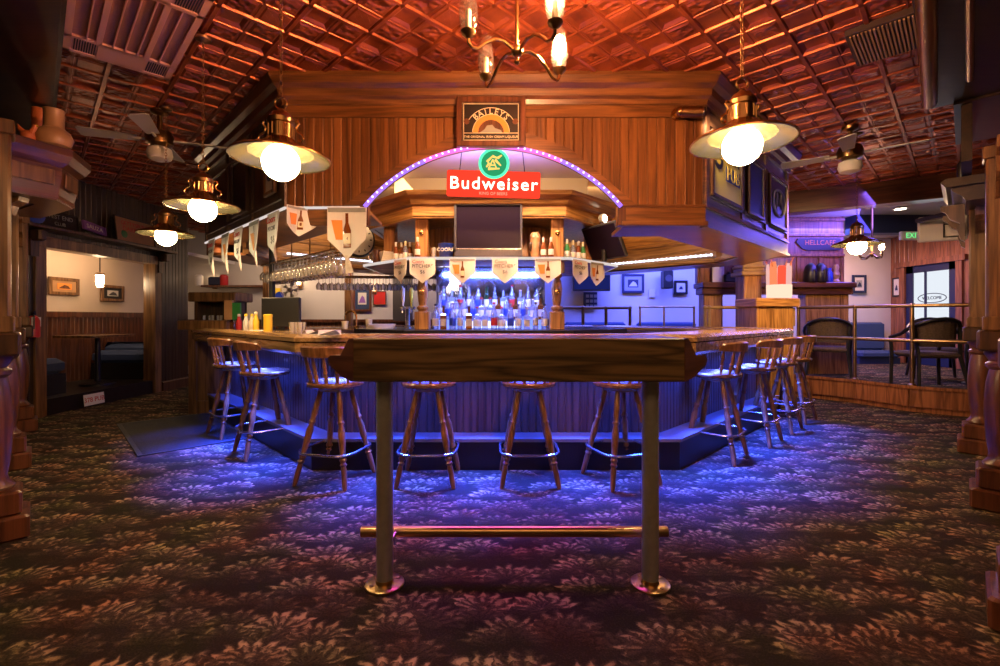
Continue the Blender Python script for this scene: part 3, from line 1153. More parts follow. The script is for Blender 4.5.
for i, ch in enumerate('BAILEYS'):
    a = math.radians(90 + 42 - 14 * i)
    c = Vector((.172 * math.cos(a), cz0 - .01 + .172 * math.sin(a), 0))
    mb.text(ch, .062, FM @ T(c.x, c.y, .001) @ RZ(a - PI / 2), .002)
mb.text('THE ORIGINAL IRISH CREAM LIQUEUR', .024, FM @ T(0, .048, 0), .002)
mb.build('lettering', 'ivory', s, True)

# neon beer sign hanging in the arch
Yn = 4.05
nx0, nx1 = px(446.5, Yn), px(540.5, Yn)
ncx = (nx0 + nx1) / 2
ns = thing('neon_sign', 'glowing red beer neon sign with a green emblem disc hanging under the arch', 'neon sign', (ncx, Yn, pz(183, Yn)))
NM = fr((ncx, Yn, pz(183.5, Yn)), (1, 0, -.028), (0, -1, 0))
mb = MB()
mb.M = NM
W2, H2 = (nx1 - nx0) / 2, .114
mb.box((-W2, -H2, -.05), (W2, H2, 0), bev=.012)
mb.build('face', 'neon_red', ns, True)
mb = MB()
mb.text('Budweiser', .150, NM @ T(0, -.008, .008) @ Matrix.Diagonal((1.05, 1, 1, 1)), .006, font_off=.0005, space=1.16)
mb.build('lettering', 'neon_white', ns, True)
mb = MB()
mb.text('KING OF BEERS', .036, NM @ T(0, -.090, .006), .003)
mb.build('motto', 'neon_pale', ns, True)
em = MB()
em.M = NM @ T(.0, .165, .03)
em.lathe([(.118, -.05), (.118, 0)], 36)
em.build('emblem_disc', 'neon_green_panel', ns, True)
em = MB()
em.M = NM @ T(.0, .165, .03)
em.tube([(.122 * math.cos(2 * PI * k / 36), .122 * math.sin(2 * PI * k / 36), .0) for k in range(36)], .012, 8, True)
em.build('neon_ring', 'neon_green', ns, True)
em = MB()
em.text('A', .12, NM @ T(-.01, .155, .034), .003)
for a, b in (((-.06, .01), (-.015, .06)), ((-.015, .06), (.03, .045)), ((.03, .045), (.065, .07)), ((.01, .03), (.06, -.02)), ((-.05, -.05), (.05, -.045)), ((-.04, .0), (-.065, -.035))):
    em.tube([NM @ Vector((a[0], .165 + a[1], .036)), NM @ Vector((b[0], .165 + b[1], .036))], [.012, .006], 6)
em.build('eagle_emblem', 'neon_amber', ns, True)
mb = MB()
for u in (-.30, .27):
    p = NM @ Vector((u, H2, -.03))
    MB().tube([p, (p.x * .6 + (.04 if u > 0 else -.1), Yn + .1, 3.0)], .004, 5).build('hanging_wire', 'black', ns, True)

# small brass spotlight on the frieze
sp = thing('spotlight', 'small brass barrel spotlight at the upper corner of the canopy front', 'spotlight', (1.45, 3.5, 2.74))
mb = MB().tube([(1.36, 3.585, 2.775), (1.36, 3.55, 2.775)], .045, 16)
mb.sphere((1.37, 3.53, 2.775), .04, 14, 8)
mb.build('mount', 'brass', sp, True)
MB().tube([(1.38, 3.53, 2.775), (1.52, 3.49, 2.755)], .044, 18).build('barrel', 'brass_old', sp, True)
MB().tube([(1.518, 3.491, 2.755), (1.53, 3.487, 2.753)], .036, 16).build('lens', 'steel', sp, True)

# posters on the slanted side to the east
def side_frame(s0, s1, z0, z1, base=FR, d=d2, n=n2, o=.02):
    A = Vector(base) + d * ((s0 + s1) / 2) + n * o
    return fr((A.x, A.y, (z0 + z1) / 2), (d.x, d.y, 0), (n.x, n.y, 0)), (s1 - s0) / 2, (z1 - z0) / 2


def framed(name, label, cat, Mx, hw, hh, fw, frame_mat, face_mat, draw=None, group=None):
    t = thing(name, label, cat, Mx.translation, 0, group)
    mb = MB()
    mb.M = Mx
    for a, b in (((-hw - fw, -hh - fw), (-hw, hh + fw)), ((hw, -hh - fw), (hw + fw, hh + fw)), ((-hw, -hh - fw), (hw, -hh)), ((-hw, hh), (hw, hh + fw))):
        mb.box((a[0], a[1], -.01), (b[0], b[1], .022), bev=.004)
    mb.build('frame', frame_mat, t, True)
    mb = MB()
    mb.M = Mx
    mb.box((-hw, -hh, -.005), (hw, hh, .008))
    face = mb.build('picture' if cat == 'picture' else 'face', face_mat, t, True)
    if draw:
        draw(face, Mx @ T(0, 0, .009), hw, hh)
    return t


def d_star(t, Mx, hw, hh):
    mb = MB()
    MB().text('S', .42, Mx @ T(-hw * .62, hh * .48, 0)).build('initial', 'black', t, True)
    mb.text('TAR', .20, Mx @ T(hw * .28, hh * .62, 0))
    mb.build('lettering', 'black', t, True)
    mb = MB()
    mb.M = Mx
    mb.box((-hw * .15, -hh * .35, 0), (hw * .9, hh * .18, .004))
    mb.build('dark_block', 'navy', t, True)
    mb = MB()
    mb.text('PUB', .17, Mx @ T(hw * .38, -hh * .08, .005))
    mb.build('block_lettering', 'yellow', t, True)


Mx, hw, hh = side_frame(.12, .76, 2.20, 2.66)
framed('wall_sign', 'yellow poster on the slanted canopy side, nearest the corner', 'sign', Mx, hw, hh, .03, 'walnut', 'yellow', d_star)
Mx, hw, hh = side_frame(1.0, 1.40, 2.20, 2.66)
framed('wall_sign', 'plain dark blue framed panel, second along the slanted canopy side', 'sign', Mx, hw, hh, .03, 'walnut', 'navy')


def d_oval(t, Mx, hw, hh):
    mb = MB()
    mb.M = Mx
    mb.tube([(hw * .75 * math.cos(2 * PI * k / 28), hh * .6 * math.sin(2 * PI * k / 28), .004) for k in range(28)], .014, 6, True)
    mb.tube([(-hw * .4, -.08, .004), (-.08, .09, .004), (0, -.02, .004), (.05, .1, .004), (hw * .45, -.05, .004)], .012, 6)
    mb.build('oval_mark', 'grey_lid', t, True)


Mx, hw, hh = side_frame(1.66, 2.24, 2.20, 2.66)
framed('wall_sign', 'dark sign with a pale oval mark at the far end of the slanted canopy side', 'sign', Mx, hw, hh, .03, 'walnut', 'step_black', d_oval)
Mx, hw, hh = side_frame(1.98, 2.20, 2.22, 2.54, L1, dl, nl)


def d_disc(t, Mx, hw, hh):
    mb = MB()
    mb.M = Mx
    mb.lathe([(.06, 0), (.06, .004)], 18, (0, 0, 0))
    mb.build('dark_motif', 'step_black', t, True)


framed('picture_frame', 'small pale picture with a dark motif on the canopy side behind the hanging lamp', 'picture', Mx, hw - .02, hh - .02, .03, 'oak_brown', 'paper', d_disc)
Mx, hw, hh = side_frame(1.10, 1.50, 2.2, 2.66, L1, dl, nl)
framed('picture_frame', 'dark framed panel beside the small pale picture on the shaded canopy side', 'picture', Mx, hw, hh, .03, 'walnut', 'step_black')

# ================================================================== BAR COUNTER
SP = [(-3.80, 6.0), (-1.5, 3.70), (1.43, 3.70), (3.33, 5.60), (3.33, 6.35), (1.6, 8.08), (-1.6, 8.08), (-3.0, 6.7)]
bar = thing('bar_counter', 'long oak bar with a boarded front lit blue from below its edge', 'bar counter', (0, 5.5, 0))
MB().sweep(SP, [(0, 0), (-.30, 0), (-.30, .235), (0, .235)]).build('foot_step', 'step_black', bar, True)
MB().sweep(SP, [(.012, .225), (-.2, .225), (-.2, .25), (.012, .25)]).build('step_nosing', 'step_edge', bar, True)
mb = MB()
PP = offset(SP, -.2)
for a, b in zip(PP[:-1], PP[1:]):
    mb.bead(a, b, .25, .95, .0616, .012)
mb.sweep(SP, [(-.23, .25), (-.7, .25), (-.7, 1.02), (-.23, 1.02)])
mb.build('front_panel', 'bar_panel', bar, True)
mb = MB().sweep(SP, [(.13, .925), (.155, .95), (.155, 1.02), (.10, 1.03), (.10, .925)])
mb.build('apron', 'oak_bar', bar, True)
MB().sweep(SP, [(.165, 1.03), (.165, 1.06), (.13, 1.085), (.02, 1.085), (0, 1.07), (-.50, 1.07), (-.50, 1.03)]).build('bar_top', 'oak_bar', bar, True)
MB().sweep(SP[:5], [(-.01, .918), (-.04, .918), (-.04, .93), (-.01, .93)]).build('led_strip', 'blue_led', bar, True)
MB().sweep(SP, [(.09, .93), (-.23, .93), (-.23, 1.03), (.09, 1.03)]).build('underside', 'bar_panel', bar, True)

# serving hatch cabinet at the west end of the bar
cb = thing('end_cabinet', 'oak end cabinet with open pigeonholes closing the bar beside the rubber mat', 'cabinet', (-3.72, 6.05, 0), PI / 4 * 0)
EX = -3.93
mb = MB()
mb.box((EX, 5.86, 0), (EX + .10, 5.98, 1.06), bev=.004)
mb.box((EX + .1, 5.90, 0), (EX + .42, 5.96, 1.06))
mb.box((EX + .1, 5.88, 0), (EX + .42, 5.92, .16))
mb.build('end_panel', 'oak_brown', cb, True)
MB().box((EX - .10, 5.80, 1.06), (EX + .52, 6.35, 1.18), bev=.01).build('top_board', 'oak_brown', cb, True)
mb = MB()
mb.box((EX, 5.98, 1.18), (EX + .04, 6.3, 1.42))
mb.box((EX + .46, 5.98, 1.18), (EX + .50, 6.3, 1.42))
mb.box((EX, 6.26, 1.18), (EX + .50, 6.3, 1.42))
mb.build('pigeonhole', 'walnut', cb, True)
MB().box((EX - .05, 5.92, 1.42), (EX + .56, 6.35, 1.54), bev=.01).build('upper_board', 'oak_brown', cb, True)
tag(MB().box((EX + .50, 5.78, 1.19), (EX + .60, 5.82, 1.43), 0).box((EX + .60, 5.78, 1.19), (EX + .70, 5.81, 1.40), 1).build('menu_card', ['tan_clay', 'green']), 'tan and green menu folder standing on the end of the bar', 'menu')
mb = MB()
for i in range(7):
    mb.lathe([(.018, 0), (.022, .06), (.02, .065)], 8, (EX + .08 + .055 * i, 6.05 + .03 * (i % 2), 1.18))
tag(mb.build('shot_glasses', 'glass_wine'), 'shot glasses crowded in the pigeonhole of the end cabinet', 'glasses', kind='stuff')

# ------------------------------------------------------------------ island in the middle
ICX = -.115
IP = [(-1.62, 6.7), (-1.62, 5.67), (-.95, 5.0), (.72, 5.0), (1.39, 5.67), (1.39, 6.7)]
isl = thing('back_bar', 'golden oak back bar island with posts, shelf and moulded hood', 'back bar', (ICX, 5.9, 0))
MB().sweep(IP, [(0, 0), (-.5, 0), (-.5, 1.03), (0, 1.03)]).build('base_cabinet', 'mahogany', isl, True)
MB().sweep(IP, [(.14, 1.02), (.14, 1.08), (-.62, 1.08), (-.62, 1.02)]).build('countertop', 'black_gloss', isl, True)
IH = offset(IP, -.02)
mb = MB()
mb.sweep(IH, [(0, 2.29), (-.06, 2.29), (-.06, 2.46), (0, 2.46)])
mb.sweep(IH, [(0, 2.42), (.03, 2.44), (.05, 2.48), (.10, 2.52), (.13, 2.56), (-.06, 2.56), (-.06, 2.42)])
mb.build('hood', 'oak_gold_h', isl, True)
MB().prism(IH, 2.30, 2.315).build('hood_soffit', 'oak_brown', isl, True)
MB().prism(offset(IP, -.25), 2.53, 2.55).build('hood_top', 'oak_brown', isl, True)
MB().box((-1.35, 5.95, 2.55), (1.12, 6.6, 3.0)).build('bulkhead', 'beige_paint', isl, True)
SH = offset(IP, .03)
MB().sweep(SH, [(0, 1.83), (-.62, 1.83), (-.62, 1.86), (0, 1.86)]).build('shelf', 'oak_gold_h', isl, True)
MB().sweep(SH, [(.014, 1.832), (0, 1.832), (0, 1.862), (.014, 1.862)]).build('shelf_edging', 'strip_white', isl, True)
IB = offset(IP, -.60)
mb = MB()
for a, b in zip(IB[:-1], IB[1:]):
    mb.bead(a, b, 1.86, 2.30, .07)
mb.build('niche_panel', 'oak_gold_v', isl, True)
for x, y in ((-.86, 5.17), (.63, 5.17), (-1.33, 5.66), (1.10, 5.66)):
    MB().box((x - .07, y - .07, 1.86), (x + .07, y + .07, 2.30), bev=.008).build('upper_post', 'oak_gold_v', isl, True)
POST = [(.0, .075), (.28, .075), (.281, .05), (.30, .05), (.32, .066), (.35, .068), (.37, .05), (.40, .045), (.55, .058), (.72, .064), (.80, .05), (.83, .064), (.86, .05), (.87, .075), (1, .075)]
for x in (-.86, .63):
    m2 = MB()
    m2.box((x - .078, 5.17 - .078, 1.08), (x + .078, 5.17 + .078, 1.28), bev=.006)
    m2.box((x - .078, 5.17 - .078, 1.70), (x + .078, 5.17 + .078, 1.83), bev=.006)
    m2.turned((x, 5.17, 1.27), (x, 5.17, 1.71), [(0, .06), (.05, .045), (.09, .065), (.14, .065), (.18, .04), (.3, .05), (.6, .062), (.8, .05), (.86, .035), (.9, .06), (.95, .06), (1, .045)], 16)
    m2.build('turned_column', 'oak_gold_v', isl, True)
    md = MB()
    md.lathe([(.03, 0), (.03, .012), (.012, .018)], 14, (0, 0, 0))
    md.M = Matrix.Identity(4)
    mm = MB()
    mm.M = fr((x, 5.09, 1.50), (1, 0, 0), (0, -1, 0))
    mm.lathe([(.03, -.02), (.03, .012), (.012, .018)], 14)
    mm.M = fr((x, 5.10, 2.14), (1, 0, 0), (0, -1, 0))
    mm.lathe([(.026, -.02), (.026, .012), (.012, .018)], 14)
    mm.build('rosette', 'brass', isl, True)
MB().box((-.78, 5.70, 1.08), (.55, 5.74, 1.83)).build('mirror', 'mirror', isl, True)
# lit steps for the bottles
ri = thing('bottle_riser', 'stepped acrylic display glowing blue under the bottles', 'display step', (ICX, 5.5, 1.08))
mb = MB()
mb.box((-.76, 5.36, 1.08), (.53, 5.70, 1.19), 0)
mb.box((-.76, 5.52, 1.19), (.53, 5.70, 1.30), 0)
mb.box((-.40, 5.352, 1.095), (.22, 5.36, 1.175), 1)
mb.build('step_block', ['riser_glow', 'riser_white'], ri, True)

# bottles -------------------------------------------------------------
def make_bottle(kind, glass, lab, cap, h):
    t = thing('liquor_bottle', 'bottle', 'bottle')
    if kind == 'round':
        r = .038
        prof = [(r * .9, 0), (r, .008), (r, h * .58), (r * .85, h * .66), (.014, h * .76), (.0125, h * .93), (.016, h * .94)]
    elif kind == 'slim':
        r = .032
        prof = [(r * .9, 0), (r, .008), (r, h * .50), (r * .7, h * .64), (.013, h * .8), (.012, h * .93), (.015, h * .94)]
    else:
        r = .046
        prof = [(r * .9, 0), (r, .01), (r * 1.02, h * .48), (r * .8, h * .60), (.016, h * .68), (.014, h * .92), (.018, h * .93)]
    g = MB()
    if kind == 'square':
        g.loft([[(x * k, y * k, z) for x, y in ((-.036, -.036), (.036, -.036), (.036, .036), (-.036, .036))] for z, k in ((0, 1), (h * .6, 1), (h * .68, .4), (h * .93, .36))])
        r = .0365
        t2 = g.build('glass', glass, t)
        l = MB()
        l.box((-.030, -.0385, h * .14), (.030, -.036, h * .44))
        l.build('paper_label', lab, t2)
    else:
        g.lathe(prof, 12)
        t2 = g.build('glass', glass, t)
        l = MB().lathe([(r * 1.02, h * .14), (r * 1.03, h * .15), (r * 1.03, h * .42), (r * 1.02, h * .43)], 12, cap=False)
        l.build('paper_label', lab, t2)
    MB().lathe([(.015, h * .93), (.017, h * .94), (.016, h * .995), (.012, h)], 10).build('cap', cap, t2)
    return t


ORD = ['first', 'second', 'third', 'fourth', 'fifth', 'sixth', 'seventh', 'eighth', 'ninth', 'tenth', 'eleventh', 'twelfth', 'thirteenth', 'fourteenth']
BK = [('round', 'glass_bottle', 'white', 'black', .29), ('slim', 'glass_bottle', 'paper', 'steel', .31), ('fat', 'glass_bottle', 'white', 'red', .26),
      ('square', 'glass_amber', 'paper', 'black', .27), ('round', 'glass_bottle', 'blue', 'steel', .30), ('square', 'glass_bottle', 'white', 'steel', .25),
      ('slim', 'glass_green', 'paper', 'black', .31), ('fat', 'glass_amber', 'ivory', 'black', .27), ('round', 'glass_bottle', 'red', 'red', .31)]
KD = {'round': 'round-shouldered', 'slim': 'slim tall', 'fat': 'squat wide', 'square': 'square-sided'}
GD = {'glass_bottle': 'clear', 'glass_amber': 'amber', 'glass_green': 'green'}
protos = {}
for tier, (yy, zz, n, x0, x1) in enumerate(((5.28, 1.08, 14, -.73, .50), (5.44, 1.19, 13, -.71, .48), (5.61, 1.30, 12, -.68, .45))):
    for i in range(n):
        k = random.choice([0, 1, 2, 4, 5, 8, 0, 1, 5, 3, 4, 6]) if tier else [0, 3, 4, 1, 3, 2, 5, 8, 2, 4, 0, 5, 1, 0][i]
        x = x0 + (x1 - x0) * i / (n - 1) + random.uniform(-.008, .008)
        lab = '%s %s bottle, %s from left on the %s lit step of the back bar' % (KD[BK[k][0]], GD[BK[k][1]], ORD[i], ('lowest', 'middle', 'top')[tier])
        if k not in protos:
            b = protos[k] = make_bottle(*BK[k])
            b.location = (x, yy, zz)
            b.rotation_euler = (0, 0, 0)
            b['label'] = lab
            b['group'] = 'spirits bottles on the lit back bar'
        else:
            dup(protos[k], (x, yy, zz), 0, lab, 'spirits bottles on the lit back bar')

# television on the shelf
Yt = 5.0
tv = thing('television', 'flat television with dark screen standing on the middle of the back bar shelf', 'television', (px(488, Yt), Yt, 1.86))
tx0, tx1, tz0, tz1 = px(454, Yt), px(522.5, Yt), 1.862, pz(203, Yt)
mb = MB()
mb.box((tx0, Yt, tz0 + .01), (tx1, Yt + .07, tz0 + .10), bev=.006)
mb.box((tx0, Yt, tz1 - .025), (tx1, Yt + .07, tz1), bev=.006)
mb.box((tx0, Yt, tz0 + .05), (tx0 + .025, Yt + .07, tz1 - .01), bev=.006)
mb.box((tx1 - .025, Yt, tz0 + .05), (tx1, Yt + .07, tz1 - .01), bev=.006)
mb.box((tx0 + .02, Yt + .03, tz0 + .06), (tx1 - .02, Yt + .068, tz1 - .02))
mb.build('casing', 'grey_plastic', tv, True)
MB().box((tx0 + .025, Yt + .018, tz0 + .10), (tx1 - .025, Yt + .03, tz1 - .025)).build('screen', 'screen', tv, True)
MB().box((tx0 + .02, Yt - .004, tz0 + .088), (tx1 - .02, Yt + .002, tz0 + .094)).build('trim_line', 'steel', tv, True)
MB().box((tx0 + .15, Yt - .0, tz0), (tx1 - .15, Yt + .12, tz0 + .014)).build('stand', 'grey_plastic', tv, True)

# ice bucket with COORS lettering
Yb = 5.08
bk = thing('ice_bucket', 'dark blue metal ice bucket with white lettering beside the television', 'bucket', (px(446, Yb), Yb, 1.86))
MB().lathe([(.066, 0), (.07, .004), (.086, .15), (.09, .155), (.086, .158), (.08, .15)], 20).build('pail', 'blue', bk)
mb = MB()
mb.text('COORS', .052, T(0, -.081, .085) @ RX(PI / 2 - .09), .003)
mb.build('lettering', 'white', bk)

# beer bottles on the shelf
bp = None
BEER = [(396, 5.36, 'amber', 'leftmost of the beer bottles beside the papers'), (401.5, 5.40, 'amber', 'second beer bottle from the stacked papers'), (405.5, 5.28, 'clear', 'third beer bottle from the stacked papers'),
        (410, 5.36, 'amber', 'fourth beer bottle from the stacked papers'), (417.5, 5.02, 'amber', 'lone beer bottle before the oak post near the ice bucket'),
        (543.5, 5.05, 'amber', 'dark beer bottle between the figurine and the oak post'), (551, 5.02, 'amber', 'dark beer bottle touching the oak post'),
        (567, 5.16, 'green', 'green beer bottle next to the oak post'), (573, 5.24, 'clear', 'pale beer bottle second from the oak post'),
        (578.5, 5.28, 'amber', 'beer bottle third from the oak post'), (583, 5.34, 'green', 'beer bottle nearest the tilted screen')]
bprot = {}
for x, y, c, lab in BEER:
    if c not in bprot:
        t = thing('beer_bottle', lab + ' on the back bar shelf', 'bottle', (px(x, y), y, 1.86), 0, 'beer bottles on the back bar shelf')
        MB().lathe([(.026, 0), (.03, .006), (.03, .115), (.026, .135), (.013, .175), (.012, .21)], 12).build('glass', {'amber': 'amber', 'clear': 'glass_bottle', 'green': 'green'}[c], t)
        MB().lathe([(.0305, .03), (.031, .032), (.031, .09), (.0305, .092)], 12, cap=False).build('paper_label', 'white', t)
        MB().lathe([(.0135, .17), (.0145, .172), (.0145, .205), (.014, .222), (.01, .225)], 10).build('foil', 'ivory' if c != 'amber' else 'white', t)
        bprot[c] = t
    else:
        dup(bprot[c], (px(x, y), y, 1.86), 0, lab + ' on the back bar shelf')
# figurine (a carved bust of an owl-like shape), clear vase
fg = thing('carved_figurine', 'brown carved bird figurine on the shelf beside the television', 'figurine', (px(535, 5.12), 5.12, 1.86))
m2 = MB().lathe([(.05, 0), (.055, .01), (.05, .03), (.062, .08), (.068, .14), (.055, .19), (.06, .22), (.057, .26), (.035, .29), (.01, .295)], 14)
m2.build('body', 'tan_clay', fg)
m2 = MB()
for u in (-.045, .045):
    m2.sphere((u, -.03, .13), .03, 8, 6, 1.9)
m2.build('wing', 'walnut', fg)
m2 = MB()
for u in (-.022, .022):
    m2.sphere((u, -.05, .235), .013, 8, 6)
m2.build('eye', 'ivory', fg)
tag(MB().lathe([(.03, 0), (.03, .10), (.026, .13)], 14, (px(434, 5.15), 5.15, 1.86)).build('tumbler', 'glass_wine'), 'empty glass tumbler between the oak post and the ice bucket', 'glass')
mg = thing('beer_mug', 'brown stoneware mug at the end of the back bar shelf', 'mug', (px(377, 5.62), 5.62, 1.86))
MB().lathe([(.045, 0), (.05, .01), (.048, .17), (.044, .17), (.042, .02)], 16).build('cup', 'mahogany', mg)
MB().tube([(-.047, 0, .14), (-.09, 0, .13), (-.095, 0, .06), (-.047, 0, .04)], .008, 8).build('handle', 'steel', mg)
pp = MB()
for i in range(6):
    pp.M = T(px(387, 5.5), 5.5, 1.862 + .022 * i) @ RZ(.3 + .08 * i)
    pp.box((-.07, -.06, 0), (.07, .06, .02))
tag(pp.build('paper_stack', 'paper'), 'stack of pale paper coasters on the end of the back bar shelf', 'papers')
# tilted flat screen seen from its edge, with its bracket; round light on the hood
ts = thing('tilted_television', 'thin flat screen tilted on a bracket at the end of the back bar shelf', 'television', (1.2, 5.35, 1.86))
mb = MB()
mb.M = T(1.19, 5.32, 2.08) @ RZ(-1.05) @ RX(.45)
mb.box((-.28, -.02, -.21), (.28, .02, .21), bev=.008)
mb.build('casing', 'grey_plastic', ts, True)
mb = MB()
mb.M = T(1.19, 5.32, 2.08) @ RZ(-1.05) @ RX(.45)
mb.box((-.26, -.024, -.19), (.26, -.019, .19))
mb.build('screen', 'screen', ts, True)
MB().tube([(1.2, 5.36, 1.86), (1.2, 5.36, 2.0)], .03, 10).build('bracket', 'black', ts, True)
hl = thing('puck_light', 'small round lit puck light on the hood above the tilted screen', 'light', (1.23, 5.50, 2.45))
m2 = MB()
m2.M = fr((1.20, 5.44, 2.37), (.7, .7, 0), (.7, -.7, 0))
m2.lathe([(.055, -.02), (.06, .02), (.05, .03)], 18)
m2.build('rim', 'white', hl, True)
m2 = MB()
m2.M = fr((1.20, 5.44, 2.37), (.7, .7, 0), (.7, -.7, 0))
m2.lathe([(.048, .028), (.04, .04), (.02, .044)], 18)
m2.build('bulb', 'downlight', hl, True)

# pennants ------------------------------------------------------------
def pennant(loc, ang, wd, ht, label, kind, bend=.02, group='printed pennants on the back bar shelf', name='pennant'):
    """cloth pennant hanging from z=0; faces local -y"""
    t = thing(name, label, 'pennant', loc, ang, group)
    def surf(u, v, o=0.0):
        return (u, bend * math.sin((u / wd + .5) * PI * 1.6) * (v / ht) - o, -v)
    g = MB()
    sh = ht * .62
    nu, nv = 9, 8
    def halfw(v): return wd / 2 if v <= sh else max(.002, wd / 2 * (1 - (v - sh) / (ht - sh)))
    front = [[surf(halfw(v) * (2 * i / (nu - 1) - 1), v, .002) for i in range(nu)] for v in [ht * k / nv for k in range(nv + 1)]]
    backr = [[surf(halfw(v) * (2 * i / (nu - 1) - 1), v, -.002) for i in range(nu)] for v in [ht * k / nv for k in range(nv + 1)]]
    rows = [f + list(reversed(b)) for f, b in zip(front, backr)]
    g.loft(rows, True, True)
    cl = g.build('cloth', 'white', t)
    if kind == 'bottle':
        b = MB()
        h = ht * .66
        pts = [(-.13, 0), (.13, 0), (.13, .5), (.05, .72), (.045, 1), (-.045, 1), (-.05, .72), (-.13, .5)]
        b.add([surf(x * ht * .62, ht * .12 + h * (1 - z), .007) for x, z in pts], [tuple(range(8))])
        b.build('printed_bottle', 'amber', cl)
        b = MB()
        b.add([surf(x * ht * .62, ht * .12 + h * (1 - z), .010) for x, z in ((-.12, .12), (.12, .12), (.12, .42), (-.12, .42))], [(0, 1, 2, 3)])
        b.build('printed_label', 'ivory', cl)
        b = MB()
        b.add([surf(-wd * .40, ht * .25, .0045), surf(-wd * .12, ht * .25, .0045), surf(-wd * .12, ht * .62, .0045), surf(-wd * .30, ht * .62, .0045)], [(0, 1, 2, 3)])
        b.build('printed_glass', 'orange', cl)
        b = MB()
        b.add([surf(-wd * .48, ht * .02, .0045), surf(wd * .48, ht * .02, .0045), surf(wd * .48, ht * .10, .0045), surf(-wd * .48, ht * .10, .0045)], [(0, 1, 2, 3)])
        b.build('printed_band', 'grey_lid', cl)
    else:
        b = MB()
        mt = Matrix(((1, 0, 0, 0), (0, 0, -1, -.005), (0, 1, 0, 0), (0, 0, 0, 1)))
        b.text('Coors', ht * .19, T(-wd * .16, -.0015, -ht * .14) @ mt, .001)
        b.build('printed_name', 'red', cl)
        b = MB()
        b.text('PITCHERS', wd * .19, T(0, -.0015, -ht * .32) @ mt, .001)
        b.build('printed_text', 'grey_plastic', cl)
        MB().text('$6', ht * .2, T(0, -.0015, -ht * .55) @ mt, .001).build('printed_price', 'grey_plastic', cl)
    return t


yS = 4.945
for x, kd, lab in ((422.5, 'text', 'white lettered pennant hanging from the back bar shelf below the ice bucket side post'), (462.5, 'bottle', 'pennant printed with an amber bottle below the left edge of the television'),
                   (505, 'text', 'white lettered pennant below the right part of the television'), (548, 'bottle', 'pennant printed with an amber bottle hanging in front of the column beyond the television')):
    pennant((px(x, yS), yS, 1.845), 0, .275, .265, lab, kd)
dS = Vector((1, 1)).normalized()
for s, kd, lab in ((.19, 'text', 'narrow-looking lettered pennant on the slanted shelf edge, next to the column'), (.52, 'bottle', 'last pennant on the slanted shelf edge, printed with a bottle, near the far television')):
    pennant((.745 + s * .707, 4.955 + s * .707, 1.845), PI / 4, .27, .265, lab, kd)
pennant((-.975 - .12 * .707 - .02, 4.955 + .12 * .707, 1.845), -PI / 4, .25, .265, 'narrow-looking lettered pennant on the slanted shelf edge below the beer bottles', 'text')
# string of pennants along the slanted canopy edge, large ones by the arch
for s, kd, lab in ((2.18, 'text', 'first pennant on the slanted strip light, nearest the canopy corner'), (1.72, 'bottle', 'second pennant from the canopy corner, with orange print'),
                   (1.28, 'text', 'third pennant from the canopy corner on the slanted string'), (.86, 'bottle', 'fourth pennant from the canopy corner on the slanted string'), (.35, 'text', 'last pennant at the far end of the slanted string, above the end cabinet')):
    P = Vector(L1) + dl * s + nl * .03
    pennant((P.x, P.y, AZ - .015), math.atan2(dl.y, dl.x), .26, .40, lab, kd, .04, 'pennants along the canopy edge')
pennant((px(347, 3.55), 3.55, AZ - .012), .0, .30, .40, 'big pennant with an amber beer bottle hanging beside the end of the arch', 'bottle', .03, 'pennants along the canopy edge')
P = Vector(FL)
pennant((-1.52, 3.55, AZ - .012), .9, .22, .22, 'blue and cream pennant folded around the canopy corner', 'bottle', .05, 'pennants along the canopy edge')
rb = MB()
rb.M = T(px(346, 3.56), 3.56, 1.69) @ RY(-.22)
rb.loft([[(-.014 - .004 * k, .008 * math.sin(k * 1.3), -.035 * k), (.014 + .004 * k, .008 * math.sin(k * 1.3), -.035 * k), (.014 + .004 * k, .003 + .008 * math.sin(k * 1.3), -.035 * k), (-.014 - .004 * k, .003 + .008 * math.sin(k * 1.3), -.035 * k)] for k in range(5)])
tag(rb.build('ribbon', 'paper'), 'white ribbon tail dangling below the big bottle pennant', 'ribbon')
# round clock
ck = thing('clock', 'round white clock on the inner canopy face behind the big pennant', 'clock', (-1.02, 7.1, 2.3))
m2 = MB()
m2.M = fr((-2.06, 6.72, pz(239, 6.72)), (1, 1, 0), (1, -1, 0))
m2.lathe([(.25, 0), (.27, .02), (.25, .04)], 28)
m2.build('rim', 'black', ck, True)
m2 = MB()
m2.M = fr((-2.06, 6.72, pz(239, 6.72)), (1, 1, 0), (1, -1, 0))
m2.lathe([(.235, .041), (.23, .046)], 28)
m2.build('dial', 'white', ck, True)
m2 = MB()
m2.M = fr((-2.06, 6.72, pz(239, 6.72)), (1, 1, 0), (1, -1, 0))
for k in range(12):
    a = k * PI / 6
    m2.tube([(.17 * math.cos(a), .17 * math.sin(a), .048), (.20 * math.cos(a), .20 * math.sin(a), .048)], .008, 5)
m2.tube([(0, 0, .05), (.10, .06, .05)], .008, 5)
m2.tube([(0, 0, .05), (-.06, .14, .05)], .007, 5)
m2.build('hands', 'black', ck, True)

